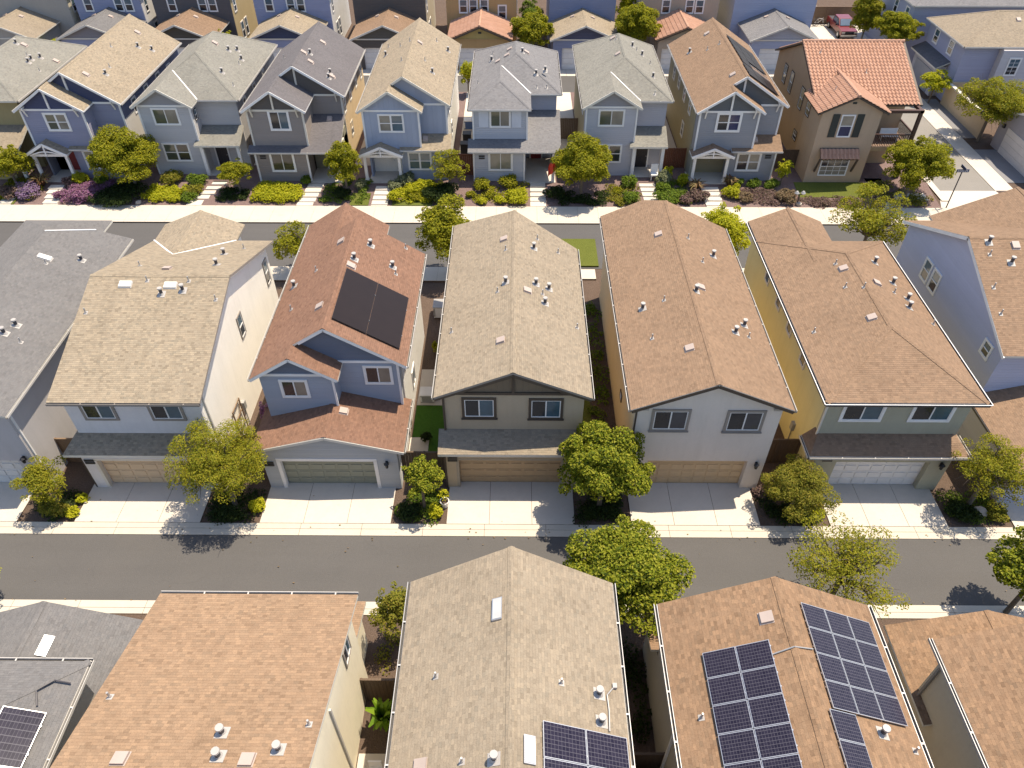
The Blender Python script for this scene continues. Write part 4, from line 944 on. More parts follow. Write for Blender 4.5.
b = MB(); b.box(.6, 3.2, 56.2, 60.6, 0, .55, PATHC); b.build('porch_floor', h); door(h, 1.2, 2.1, 60.59, .55, 2.65, RED)
b = MB(); b.box(.6, .75, 58, 60.6, 0, 3.3, pb); b.box(2.95, 3.2, 58.5, 60.6, 0, 3.6, pb); b.build('porch_wall', h)
b = MB(); b.box(2.85, 3.1, 56.25, 56.5, .5, 3.1, WHITE); b.build('porch_post', h)
steps('steps', 1.1, 2.35, 56.2, 4, 0)
f = MB()
n = 6
for i in range(n):
    x0, x1 = 2.55 + .75 * i / n, 2.55 + .75 * (i + 1) / n; y0, y1 = 56.0 + .08 * math.sin(i * 1.7), 56.0 + .08 * math.sin((i + 1) * 1.7)
    f.ext([(x0, y0, 1.15 + .12 * i), (x1, y1, 1.15 + .12 * (i + 1)), (x1, y1, 2.25 + .13 * (i + 1)), (x0, y0, 2.0 + .13 * i)], (0, .015, 0), plain('flag_red', (.62, .06, .03), .7))
fo = empty('flag', (2.9, 56.1, 2.9), 'red flag hanging on a pole at the porch of the pale blue house', 'flag')
f.build('cloth', fo); q = MB(); q.tube((2.95, 56.25, 2.4), (3.3, 55.95, 3.1), .02, .02, WHITE, 6); q.build('pole', fo)
# --- tile roofed brown house on the corner
def tile_mat():
    m, nt, p = _new('clay_tile')
    g_ = N(nt, 'ShaderNodeNewGeometry')
    col = ramp(nt, g_.outputs['Random Per Island'], [(.34, .19, .125), (.43, .25, .17), (.38, .215, .145), (.48, .29, .205)])
    col = mixcol(nt, .5, col, ramp(nt, noise(nt, 1.2, 5), [(.31, .165, .11), (.42, .245, .17), (.48, .30, .21)]))
    nt.links.new(col, p.inputs['Base Color']); p.inputs['Roughness'].default_value = .8; p.inputs['Specular IOR Level'].default_value = .2
    return m
TILE = tile_mat()
def tiles(b, O, U, V, nu, nv, w, l, keep=None):
    """overlapping barrel tiles laid in courses: O eave corner, U along the eave, V up the slope"""
    O, U, V = Vector(O), Vector(U).normalized(), Vector(V).normalized(); nn = U.cross(V).normalized()
    k = 5
    for j in range(nv):
        for i in range(nu):
            if keep and not keep(i, j): continue
            for (x0, x1, up) in ((0, .62, 1), (.62, 1.0, -1)):
                pr = []
                for t in range(k + 1):
                    a = t / k; hgt = math.sin(math.pi * a) * (.085 if up > 0 else -.03)
                    pr.append((i * w + (x0 + (x1 - x0) * a) * w, hgt))
                A = [O + U * x + V * (j * l) + nn * (hh + .075) for x, hh in pr]; B = [O + U * x + V * ((j + 1) * l + .03) + nn * (hh + .03) for x, hh in pr]
                C = [p - nn * .05 for p in A]
                base = len(b.v); b.v += [tuple(p) for p in A + B + C]; mi = b.mi(TILE)
                for t in range(k):
                    b.f.append((base + t, base + t + 1, base + k + 2 + t, base + k + 1 + t)); b.m.append(mi)
                    b.f.append((base + 2 * k + 2 + t, base + 2 * k + 3 + t, base + t + 1, base + t)); b.m.append(mi)
h = empty('house', (27.5, 56.4, 0), 'brown stucco corner house with terracotta tile roof, shutters and an upstairs balcony', 'house', FG)
st = stucco((.44, .325, .22)); std = stucco((.40, .285, .18))
yF, yB, xl, xr_, ze, s = 58.2, 70.8, 23.65, 32.15, 6.3, .43; yr = (yF + yB) / 2; zr = ze + s * (yB - yF) / 2
U_ = MB(); U_.slab([(xl, yF, ze), (xr_, yF, ze), (xr_, yr, zr), (xl, yr, zr)], .14, BROWN, BROWN); U_.slab([(xl, yr, zr), (xr_, yr, zr), (xr_, yB, ze), (xl, yB, ze)], .14, BROWN, BROWN)
wxr = (23.3 + 28.75) / 2; ws_ = .48; wzr = 6.4 + ws_ * 2.725
U_.slab([(23.3, 56.2, 6.4), (wxr, 56.2, wzr), (wxr, 61.6, wzr), (23.3, 60.0, 6.4)], .14, BROWN, BROWN); U_.slab([(wxr, 56.2, wzr), (28.75, 56.2, 6.4), (28.75, 58.9, 6.4), (wxr, 61.6, wzr)], .14, BROWN, BROWN)
L = math.hypot(yr - yF, zr - ze); tl = .40; tw_ = .295
tiles(U_, (xl, yF - .05, ze), (1, 0, 0), (0, 1, s), int((xr_ - xl) / tw_), int(L / tl) + 1, tw_, L / (int(L / tl) + 1))
tiles(U_, (xr_, yB + .05, ze), (-1, 0, 0), (0, -1, s), int((xr_ - xl) / tw_), int(L / tl) + 1, tw_, L / (int(L / tl) + 1))
Lw = math.hypot(wxr - 23.3, wzr - 6.4); nn_ = int(Lw / tl) + 1
tiles(U_, (23.25, 60.6, 6.4), (0, -1, 0), (1, 0, ws_), 15, nn_, tw_, Lw / nn_, lambda i, j: 60.6 - i * tw_ < 60.3 + (j / nn_) * 1.2)
tiles(U_, (28.8, 56.2, 6.4), (0, 1, 0), (-1, 0, ws_), 17, nn_, tw_, Lw / nn_, lambda i, j: 56.2 + i * tw_ < 58.7 + (j / nn_) * 2.7)
for x0, x1, y, z in ((xl, xr_, yr, zr),):
    for i in range(int((x1 - x0) / .4)): U_.tube((x0 + i * .4, y, z + .05), (x0 + i * .4 + .42, y, z + .07), .13, .15, TILE, 8)
for i in range(14): U_.tube((wxr, 56.15 + i * .4, wzr + .05), (wxr, 56.15 + i * .4 + .42, wzr + .07), .13, .15, TILE, 8)
rf = U_.build('roof', h)
for x, y in ((24.9, 63.2), (28.2, 61.2)): vent(rf, 'p', x, y, ze + s * (y - yF) + .1, 0, s)
vent(rf, 'p', 25.0, 58.5, 6.4 + ws_ * 1.7 + .1, ws_, 0)
b = MB(); pent_y(b, 23.7, 28.35, 56.5, 60, 0, 6.45, wzr - .16, st, wxr); b.box(28.35, 28.6, 57.5, 60.5, 0, 6.3, st); b.box(28.35, 31.8, 60.4, 61, 0, 6.3, st); b.build('front_wall', h)
b = MB(); b.ext([(23.95, yF + .4, 0), (23.95, yB - .4, 0), (23.95, yB - .4, ze + .05), (23.95, yr, zr - .17), (23.95, yF + .4, ze + .05)], (7.8, 0, 0), std) if False else None
b.ext([(23.95, 60.0, 0), (23.95, yB - .4, 0), (23.95, yB - .4, ze), (23.95, yr, zr - .17), (23.95, 60.0, ze + s * (60 - yF) - .17)], (7.8, 0, 0), std)
b.build('wall', h)
window(h, 25.8, 56.5, 5.3, .95, 1.7, style='hung', gl=(glass('deep_blue_glass', (.03, .035, .09)), GL_C), tw=.06)
dk = plain('shutter_dark', (.03, .035, .03), .6)
for x in (24.85, 26.75):
    b = MB(); b.box(x - .27, x + .27, 56.44, 56.5, 4.4, 6.25, dk); b.build('shutter', h)
win2(h, 24.75, 26.95, 56.5, 1.15, 2.7, style='grid', tw=.05, gl=(GL_C, GL_D))
b = MB(); b.slab([(24.3, 55.85, 2.85), (27.4, 55.85, 2.85), (27.4, 56.5, 3.5), (24.3, 56.5, 3.5)], .1, BROWN, BROWN)
tiles(b, (24.3, 55.8, 2.85), (1, 0, 0), (0, .65, .65), 10, 2, .31, .4)
for x in (24.35, 27.35): b.bar((x, 56.45, 1.5), (x, 55.95, 2.75), .12, .14, BROWN)
b.build('awning', h)
b = MB(); b.box(25.8, 26.1, 56.46, 56.5, 7.05, 7.2, dk); b.build('gable_vent', h)
for y, z, hh in ((59.5, 5.4, 1.0), (62.2, 5.2, 1.7), (65.5, 5.3, 1.7), (67.5, 5.3, 1.5), (61.5, 2.3, .7)): window(h, 23.95 if y > 60 else 23.7, y, z, .8, hh, 'L', 'hung', trim=BROWN, tw=.06, gl=(GL_D, GL_C))
wd_ = plain('dark_timber', (.07, .035, .025), .6)
b = MB(); b.box(28.35, 31.9, 57.1, 60.4, 2.95, 3.3, stucco((.40, .30, .18))); b.box(28.36, 31.89, 57.11, 60.39, 3.3, 3.32, plain('deck', (.22, .15, .11), .8)); bal = b.build('balcony', h)
b = MB(); b.box(31.6, 31.85, 57.15, 57.4, 3.3, 6.25, wd_); b.box(28.6, 31.9, 57.15, 57.4, 6.05, 6.28, wd_); b.box(31.6, 31.85, 57.4, 60.4, 6.05, 6.28, wd_); b.build('post', bal)
b = MB()
b.box(28.4, 31.85, 57.14, 57.24, 4.25, 4.35, wd_); b.box(31.75, 31.85, 57.24, 60.4, 4.25, 4.35, wd_)
for i in range(24): b.box(28.45 + i * .14, 28.49 + i * .14, 57.17, 57.21, 3.32, 4.25, wd_)
for i in range(22): b.box(31.78, 31.82, 57.3 + i * .14, 57.34 + i * .14, 3.32, 4.25, wd_)
b.build('railing', bal)
b = MB(); b.box(31.5, 31.85, 57.2, 57.55, 0, 2.95, wd_); b.box(28.4, 31.8, 57.2, 60.4, 0, .45, PATHC); b.build('porch', h); door(h, 29.0, 29.95, 60.39, .45, 2.55, WOODD, BROWN)
steps('steps', 29.0, 30.4, 57.2, 5, -.05)
bx = empty('bench', (30.4, 58.3, 3.32), 'pale bench standing on the balcony of the tile roofed house', 'bench')
b = MB(); b.box(29.7, 31.1, 58.1, 58.6, 3.7, 3.76, WHITE); b.build('seat', bx); b = MB(); b.box(29.7, 31.1, 58.6, 58.66, 3.7, 4.2, WHITE); b.build('backrest', bx)
for x in (29.75, 31.0):
    b = MB(); b.box(x, x + .06, 58.12, 58.6, 3.325, 3.7, WHITE); b.build('leg', bx)
# --- olive hip roofed house at the far left
h = empty('house', (-43.5, 59, 0), 'tan roofed house with olive walls cut off by the left edge of the picture', 'house', FG)
ol = stucco((.33, .27, .14))
b = MB(); xm, zm = hip(b, -47.4, -39.95, 58.4, 71.3, 6.3, .55, SH['sage'], CREAM); rf = b.build('roof', h); gutter(rf, [((-39.92, 58.4, 6.23), (-39.92, 71.3, 6.23))])
vents_y(rf, xm, zm, .55, [('s',-43.18,66.38),('b',-42.74,66.71),('p',-42.02,65.36),('s',-41.56,64.42),('s',-41.60,65.06),('s',-41.31,65.95),('b',-40.4,66.50),('p',-40.60,63.94)])
b = MB(); b.box(-47, -40.3, 58.8, 70.9, 0, 6.28, ol); b.build('wall', h)
b = MB(); b.slab([(-47.3, 55.9, 3.1), (-40.2, 55.9, 3.1), (-40.2, 58.8, 4.2), (-47.3, 58.8, 4.2)], .15, SH['tan'], CREAM); b.build('porch_roof', h)
b = MB(); b.box(-47, -41.5, 56.5, 58.8, 0, 3.2, ol); b.box(-40.7, -40.45, 56.2, 56.45, .4, 3.1, WHITE); b.build('lower_wall', h)
for y in (61, 63.5, 66.5): window(h, -40.3, y, 4.9, .7, 1.1, 'R', 'hung')
win2(h, -45.5, -43.5, 58.8, 4.9, 6.0); steps('steps', -41.6, -40.6, 55.6, 4, 0)

# ================================================================== BACK ROW (with attached garages)
KG = 'houses with attached garages behind the front row'
def back_house(label, xc, sh, wall, gable, side, roofsh, hw=3.65, yf=82.7, doorm=None, tile=False, wins=((-2.2, 5.0, .8), (1.2, 5.0, .8), (2.3, 5.0, .8)), y1=88.4, ze=3.25, s=.40, gw=3.75):
    h = empty('house', (xc, yf, 0), label, 'house', KG); S = roofsh
    b = MB(); xr, zr = gable_y(b, xc - gw, xc + gw, yf - .35, y1 + .02, ze, s, S, CREAM if not tile else BROWN); gr = b.build('garage_roof', h)
    if tile:
        b = MB(); L = math.hypot(gw, s * gw); n = int(L / .42); k = int((y1 - yf + .35) / .3)
        tiles(b, (xc - gw - .05, y1, ze), (0, -1, 0), (1, 0, s), k, n, .3, L / n); tiles(b, (xc + gw + .05, yf - .35, ze), (0, 1, 0), (-1, 0, s), k, n, .3, L / n)
        for i in range(15): b.tube((xr, yf - .4 + i * .4, zr + .05), (xr, yf - .4 + i * .4 + .42, zr + .07), .13, .15, TILE, 8)
        b.build('tiles', gr)
    else:
        vent(gr, 'b', xc - 1.2, y1 - 1.5, zr - s * 1.2, s, 0); vent(gr, 'b', xc + 1.0, y1 - 2.2, zr - s * 1.0, -s, 0)
    b = MB(); opening_front(b, xc - gw + .35, xc + gw - .35, yf, yf + .3, ze - .05, xc - 2.4, xc + 2.4, 2.35, wall); b.box(xc - gw + .35, xc + gw - .35, yf + .3, y1, 0, ze - .05, wall); b.build('garage_wall', h)
    b = MB(); pent_y(b, xc - gw + .36, xc + gw - .36, yf - .02, y1, ze - .05, ze, zr - .17, gable, xr); b.build('gable_siding', h)
    t = MB(); t.box(xc - gw + .3, xc + gw - .3, yf - .07, yf - .02, ze - .1, ze + .03, CREAM if not tile else wall)
    for sg in (-1, 1): t.bar((xr + sg * gw, yf - .38, ze - .1), (xr, yf - .38, zr - .1), .05, .17, CREAM if not tile else BROWN)
    if tile: t.box(xr - .18, xr + .18, yf - .05, yf - .01, zr - .8, zr - .6, DARK)
    t.build('trim', h)
    garage_door(h, xc - 2.4, xc + 2.4, yf + .24, .05, 2.35, doorm or WHITE)
    b = MB(); b.box(xc - hw, xc + hw, y1, y1 + 10, 0, 6.2, wall); b.build('wall', h)
    if side is not None:
        b = MB(); b.box(xc + hw, xc + hw + .02, y1 + .1, y1 + 10, 0, 6.2, side); b.build('side_wall', h)
    b = MB(); gable_y(b, xc - hw - .35, xc + hw + .35, y1 - .35, y1 + 10.35, 6.25, .5, SH[sh], CREAM); b.build('roof', h)
    for dx, z, w in wins: window(h, xc + dx, y1, z, w, 1.3, style='hung')
    window(h, xc + hw + .02, y1 + 1.2, 4.6, .7, 1.2, 'R', 'hung'); window(h, xc + hw + .02, y1 + 2.2, 1.7, .8, 1.7, 'R', 'hung'); window(h, xc + hw + .02, y1 + 3.6, 1.7, .8, 1.7, 'R', 'hung')
    return h
wcs = stucco((.62, .55, .40)); wws = stucco((.66, .64, .62))
back_house('cream house behind at the far left with a sand coloured garage roof', -55.2, 'sand', stucco((.36, .33, .29)), stucco((.36, .33, .29)), wcs, SH['tan'], hw=5.3, wins=())
bw = siding((.26, .275, .38), .18)
back_house('blue house behind with white windows and a grey roofed grey garage', -45.4, 'gray', bw, siding((.23, .215, .225), .18), wws, SH['gray'])
dg = siding((.105, .095, .095), .18)
back_house('charcoal house behind with an orange brown garage roof', -36.1, 'dark_gray', dg, siding((.09, .078, .06), .18), stucco((.46, .36, .2)), SH['peach'], hw=4.3)
back_house('blue house behind with a tan garage roof over a dark blue gable', -25.0, 'sand', siding((.27, .29, .41), .18), siding((.055, .065, .12), .18), wws, SH['sand'], hw=4.2, wins=((-2.5, 5.0, .8), (-.1, 5.0, .8), (1.0, 5.0, .8)))
back_house('dark brown house behind with an orange brown garage roof and white garage door', -14.2, 'dark_gray', siding((.10, .085, .075), .18), siding((.11, .10, .085), .18), stucco((.5, .44, .34)), SH['peach'], hw=4.0, wins=())
back_house('orange stucco house behind with a terracotta tiled yellow garage', -4.0, 'rust', stucco((.42, .28, .13)), stucco((.40, .31, .12)), None, SH['rust'], tile=True, gw=3.4, hw=3.9, wins=((-2.0, 4.9, .8), (-.9, 4.9, .8), (.3, 4.9, .8), (2.3, 4.3, .8)))
back_house('slate blue house behind with a tan garage roof over a navy gable', 7.2, 'sand', siding((.21, .235, .34), .18), siding((.075, .08, .125), .18), None, SH['sand'], wins=())
back_house('pinkish beige house behind with a small terracotta tiled garage roof', 17.9, 'rust', stucco((.40, .325, .25)), stucco((.36, .31, .23)), stucco((.55, .43, .2)), SH['rust'], tile=True, gw=3.2, hw=4.3, wins=((-1.5, 4.9, .8), (1.1, 4.9, .8), (2.2, 4.9, .8)))
back_house('periwinkle blue house behind with a grey garage roof and white double door', 28.4, 'gray', siding((.34, .365, .47), .18), siding((.36, .36, .40), .18), wws, SH['mid_gray'], hw=4.5, wins=())

# ================================================================== RIGHT OF THE SIDE ROAD
RG = 'houses on the far side of the side road'
h = empty('house', (47, 73.5, 0), 'blue house right of the side road with tan hipped roof and dark lean-to', 'house', RG)
wl = siding((.33, .335, .43), .18); wl2 = siding((.50, .47, .47), .18)
b = MB(); hip(b, 42.5, 56, 73.6, 82.4, 5.6, .45, SH['tan'], CREAM); rf = b.build('roof', h); gutter(rf, [((42.47, 73.6, 5.53), (42.47, 82.4, 5.53)), ((42.5, 73.57, 5.53), (56, 73.57, 5.53))])
vent(rf, 'b', 48.5, 76.8, 5.6 + .45 * 3.2, 0, .45)
b = MB(); b.box(42.9, 55.6, 74, 82, 0, 5.55, wl); b.box(46.2, 55.6, 73.2, 74, 0, 5.4, wl2); b.build('wall', h)
b = MB(); b.slab([(41.6, 75.6, 2.9), (42.9, 75.6, 3.5), (42.9, 81.8, 3.5), (41.6, 81.8, 2.9)], .15, SH['dark_gray'], CREAM); b.build('porch_roof', h)
b = MB(); b.box(42.1, 42.9, 76, 81.5, 0, 2.9, wl2); b.box(42.04, 42.1, 76.8, 80.8, .05, 2.2, plain('grey_door', (.33, .33, .34), .6)); b.build('lower_wall', h)
for y in (76.6, 80.0): window(h, 42.9, y, 4.55, .9, 1.2, 'L', 'hung')
for x in (47.6, 50): window(h, x, 73.2, 3.9, 1.0, 1.5, 'F', 'grid')
h = empty('house', (47, 90, 0), 'lavender house at the top right with a grey roof', 'house', RG)
b = MB(); hip(b, 41.6, 56, 84.2, 96, 6.2, .45, SH['mid_gray'], CREAM); b.build('roof', h); b = MB(); b.box(42, 55.6, 84.6, 95.6, 0, 6.15, siding((.33, .345, .43), .18)); b.build('wall', h)
for y in (86, 89): window(h, 42, y, 4.9, .8, 1.3, 'L', 'hung')
h = empty('house', (47, 60, 0), 'one storey grey building with a dark roof and white garage door facing the side road', 'garage', RG)
b = MB(); hip(b, 42.9, 55, 56.6, 65.3, 3.1, .35, SH['dark_gray'], WHITE, back=False, front=False) if False else gable_x(b, 42.9, 55, 56.6, 65.0, 3.1, .30, SH['dark_gray'], WHITE); b.build('roof', h)
b = MB(); pent_x(b, 43.2, 54.6, 56.9, 64.7, 0, 3.1, 4.1, stucco((.34, .33, .35))); b.build('wall', h)
b = MB()
for i in range(4): b.box(43.15, 43.2, 58.4, 63.2, .05 + i * .56, .05 + (i + 1) * .56 - .015, plain('pale_door', (.60, .58, .55), .6))
b.build('garage_door', h)
b = MB(); b.box(43.0, 43.2, 63.7, 63.95, 2.0, 2.3, DARK); b.build('wall_lamp', h)
gwm = stucco((.48, .38, .25))
b = MB(); b.box(42.5, 42.75, 65.8, 74, 0, 2.0, gwm); b.box(42.75, 47.5, 73.7, 73.98, 0, 2.2, gwm); b.box(42.45, 42.8, 65.75, 74.02, 2.0, 2.12, CREAM); o = b.build('garden_wall', base=(42.6, 70, 0)); tag(o, 'beige stucco garden wall beside the side road below the blue house', 'wall')

def meter(parent, x, y, z, face=1):
    b = MB(); b.box(min(x, x + .16 * face), max(x, x + .16 * face), y - .14, y + .14, z - .25, z + .25, plain('meter_grey', (.30, .30, .29), .6)); m_ = b.build('electric_meter', parent)
    b = MB(); b.tube((x + .06 * face, y, 0.02), (x + .06 * face, y, z - .25), .03, .03, GALV, 6); b.build('conduit', m_)
def byname(lbl): return [o for o in COL.objects if o.get('label', '').startswith(lbl)][0]
meter(byname('grey blue house'), -5.85, 28.6, 1.5); meter(byname('white house'), -15.0, 28.9, 1.5); meter(byname('reddish brown gabled'), 5.65, 26.9, 1.5, -1); meter(byname('olive green house'), 14.85, 27.5, 1.5, -1)
for nm, x, y in (('grey blue house', -5.82, 27.9), ('white house', -14.96, 25.3), ('pale grey house at the left', -23.86, 30), ('house with wide orange', -6.02, 10.4)): downspout(byname(nm), x, y, .05, 5.8, GUTW)

# ================================================================== FENCES
def fence(x0, y0, x1, y1, hgt, label, m, z0=0.0, post=DARK):
    f = empty('fence', ((x0 + x1) / 2, (y0 + y1) / 2, z0), label, 'fence', 'wooden side yard fences')
    d = Vector((x1 - x0, y1 - y0, 0)); L = d.length; d.normalize(); n = Vector((-d.y, d.x, 0)) * .025
    b = MB(); k = max(2, int(L / .15)); rnd = random.Random(int(x0 * 10 + y0))
    for i in range(k):
        a = Vector((x0, y0, z0)) + d * (L * i / k); c = a + d * (L / k - .008); hh = hgt + rnd.uniform(-.02, .02)
        b.ext([a + n, c + n, c + n + Vector((0, 0, hh)), a + n + Vector((0, 0, hh))], -2 * n * .5, m)
    b.build('boards', f)
    b = MB(); a = Vector((x0, y0, z0 + hgt + .02)); b.bar(a, a + d * L, .09, .04, m); b.build('cap_rail', f)
    for t in (0.0, .5, 1.0):
        p = Vector((x0, y0, z0)) + d * L * t; b = MB(); b.box(p.x - .05, p.x + .05, p.y - .05, p.y + .05, z0, z0 + hgt + .06, m); b.build('post', f)
    return f
fence(-5.8, 25.2, -3.5, 25.2, 1.8, 'weathered dark wood fence between the rust roofed house and the central beige house', WOODF)
fence(3.3, 26.4, 5.6, 26.4, 1.8, 'red brown wood fence between the central beige house and the yellow walled house', WOODR)
fence(12.5, 26.2, 14.8, 26.2, 1.8, 'dark wood fence between the yellow side wall and the olive house', WOODF)
fence(-23.9, 26.0, -21.5, 26.0, 1.8, 'brown wood fence beside the white house with the beige garage door', WOODT)
fence(-15.0, 26.3, -12.6, 26.3, 1.8, 'tan wood gate fence at the foot of the sunlit cream gable wall', WOODT)
fence(-5.6, 57.6, -3.5, 57.6, 1.8, 'bright red brown fence between the sky blue and the pale blue houses', WOODR, .5)
fence(3.3, 58.6, 5.4, 58.6, 1.7, 'dark fence between the pale blue and the lavender grey houses', WOODF, .5)
fence(12.2, 59, 14.2, 59, 1.7, 'brown fence between the lavender grey and the blue grey houses', WOODR, .5)
fence(21.1, 59, 23.9, 59, 1.6, 'grey green fence beside the brown stucco corner house', WOODF, .5)
fence(3.3, 64.5, 5.4, 64.5, 1.9, 'sunlit tan fence far down the gap right of the pale blue house', WOODT, .5)
fence(-10, 88.0, -7.6, 88.0, 2.0, 'brown fence left of the orange stucco house', WOODT)
fence(33.2, 98.6, 43, 98.6, 2.0, 'tall brown fence at the end of the white driveway behind the parked truck', WOODT)
fence(32.6, 90.2, 33.4, 97.8, 1.9, 'slanting tan fence along the left side of the white driveway', WOODT)
fence(-6.0, 13.3, -3.5, 13.3, 1.8, 'short dark fence between the two lower left roofs', WOODF)
fence(3.3, 10.6, 5.5, 10.6, 1.8, 'dark fence deep in the gap between the lower tan and copper roofs', WOODF)

# ================================================================== PLANTS
import numpy as np
def leaf_faces(rng, clumps, per, size, flat=.95):
    """clumps: (x,y,z,rx,ry,rz); leaves sit mostly on the outside of each clump, facing outwards and up"""
    V = []; F = []; n0 = 0
    for (x, y, z, rx, ry, rz) in clumps:
        n = max(4, int(per * 3.6 * (rx * ry + ry * rz + rx * rz) / 3))
        d = rng.normal(size=(n, 3)); d /= np.linalg.norm(d, axis=1)[:, None]
        d[:, 2] = np.where(d[:, 2] < -.35, -d[:, 2] * .6, d[:, 2])
        r = rng.uniform(.55, 1.08, n) ** .6
        c = np.array([x, y, z]) + d * r[:, None] * np.array([rx, ry, rz])
        nn = d * .8 + rng.normal(size=(n, 3)) * .55 + np.array([0, 0, flat]); nn /= np.linalg.norm(nn, axis=1)[:, None]
        t = np.cross(nn, rng.normal(size=(n, 3))); t /= np.linalg.norm(t, axis=1)[:, None] + 1e-9
        u = np.cross(nn, t); s = (rng.uniform(.55, 1.25, n) * size)[:, None]
        fold = nn * s * .18
        q = np.stack([c - t * s * .6, c + u * s * .38 + fold, c + t * s * .6, c - u * s * .38 + fold], 1)
        V.append(q.reshape(-1, 3)); F.append((np.arange(n * 4).reshape(-1, 4) + n0)); n0 += n * 4
    return np.concatenate(V), np.concatenate(F)
def leaf_obj(name, V, F, mat, parent=None, base=(0, 0, 0)):
    off = W[parent.name] if parent else base
    me = bpy.data.meshes.new(name); me.from_pydata((V - np.array(off)).tolist(), [], F.tolist()); me.materials.append(mat); me.update()
    o = bpy.data.objects.new(name, me); COL.objects.link(o)
    if parent: o.parent = parent
    else: o.location = off
    W[o.name] = tuple(off); return o
LEAF = dict(
    magnolia=leaf('magnolia_leaf', [(.03, .05, .006), (.12, .155, .010), (.24, .265, .018), (.36, .345, .04), (.16, .18, .012)]),
    fern=leaf('pale_leaf', [(.11, .13, .012), (.22, .235, .018), (.33, .31, .026), (.28, .235, .022), (.16, .175, .014)]),
    olive=leaf('olive_leaf', [(.07, .085, .012), (.17, .18, .02), (.27, .255, .032), (.20, .185, .025), (.29, .23, .04)]),
    lime=leaf('lime_leaf', [(.22, .25, .012), (.37, .38, .016), (.48, .45, .026), (.29, .30, .014)]),
    green=leaf('green_leaf', [(.06, .10, .012), (.12, .18, .018), (.18, .23, .026), (.09, .14, .015)]),
    dark=leaf('dark_leaf', [(.018, .03, .009), (.035, .055, .012), (.055, .08, .018)]),
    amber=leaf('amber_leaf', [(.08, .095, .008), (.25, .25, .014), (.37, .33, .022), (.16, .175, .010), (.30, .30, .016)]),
    grey=leaf('grey_leaf', [(.13, .15, .075), (.20, .22, .12), (.27, .28, .17)]),
    purple=leaf('purple_flower', [(.14, .10, .16), (.27, .17, .30), (.36, .25, .40), (.15, .14, .07)]),
    pink=leaf('pink_flower', [(.18, .08, .14), (.30, .14, .25), (.37, .20, .31), (.14, .11, .07)]),
    mauve=leaf('mauve_leaf', [(.13, .085, .075), (.20, .13, .115), (.26, .18, .155), (.11, .10, .05)]),
    dry=leaf('dry_leaf', [(.16, .115, .065), (.23, .165, .10), (.28, .21, .13), (.13, .11, .05)]),
    flax=leaf('flax_leaf', [(.16, .09, .045), (.27, .17, .08), (.34, .26, .12), (.12, .10, .04), (.22, .09, .06)]),
    banana=leaf('banana_leaf', [(.10, .19, .012), (.16, .26, .018), (.22, .32, .03)]),
    maroon=leaf('maroon_leaf', [(.07, .02, .018), (.12, .035, .03), (.16, .055, .04)]))
def tree(label, x, y, zc, rx, rz, kind='magnolia', z0=0.0, leafsize=.2, per=95, clumps=26, airy=False, ry=None, lean=(0, 0), group='street trees', core=True):
    rng = np.random.default_rng(int(abs(x * 131 + y * 17)) + 5); ry = ry or rx
    t = empty('tree', (x, y, z0), label, 'tree', group)
    cl = []; clumps = int(clumps * 1.25)
    k = 0
    while len(cl) < clumps:
        d = rng.normal(size=3); d /= np.linalg.norm(d)
        if d[2] < -.55: continue
        r = rng.uniform(.5, .86) if k % 4 else rng.uniform(.05, .45); k += 1
        cr = rng.uniform(.19, .33) * (1.0 if not airy else .85)
        cl.append((x + lean[0] + d[0] * r * rx, y + lean[1] + d[1] * r * ry, zc + d[2] * r * rz, cr * rx * rng.uniform(.85, 1.2), cr * ry * rng.uniform(.85, 1.2), cr * rz * rng.uniform(.7, 1.0)))
    leafsize *= .56; per *= (1.9 if airy else 2.7)
    for q_ in () if not core else ((0, 0, .05, .72), (.3, .1, -.1, .5), (-.3, -.1, .1, .5), (0, -.32, -.1, .5)):
        cl.append((x + lean[0] + q_[0] * rx, y + lean[1] + q_[1] * ry, zc + q_[2] * rz, q_[3] * rx * (.5 if airy else .84), q_[3] * ry * (.5 if airy else .84), q_[3] * rz * (.5 if airy else .84)))
    V, F = leaf_faces(rng, cl, per, leafsize)
    # stray sprigs break the outline
    sp = [(x + lean[0] + a * rx * .92, y + lean[1] + b_ * ry * .92, zc + c * rz * .9, .13 * rx, .13 * rx, .12 * rz) for a, b_, c in [tuple(v / np.linalg.norm(v)) for v in rng.normal(size=(16 if not airy else 26, 3))] if c > -.4]
    V2, F2 = leaf_faces(rng, sp, per * 1.1, leafsize)
    leaf_obj('crown', np.concatenate([V, V2]), np.concatenate([F, F2 + len(V)]), LEAF[kind], t)
    b = MB(); zb = zc - rz * .55; r0 = .05 + .035 * rx
    p = Vector((x, y, z0 - .05)); top = Vector((x + lean[0] * .5, y + lean[1] * .5, max(z0 + .5, zb)))
    b.tube(p, top, r0, r0 * .75, BARK, 8)
    for c in cl[::1 if airy else 2]:
        e = Vector(c[:3]); mid = top.lerp(e, .5) + Vector((rng.normal() * .12, rng.normal() * .12, .1 * rz))
        b.tube(top, mid, r0 * .5, r0 * .28, BARK, 5); b.tube(mid, e, r0 * .28, .012, BARK, 5)
        if airy:
            for _ in range(2):
                f = e + Vector(rng.normal(size=3)) * .35 * rx * .5; b.tube(mid.lerp(e, .4), f, .022, .006, BARK, 4)
    b.build('trunk', t); return t
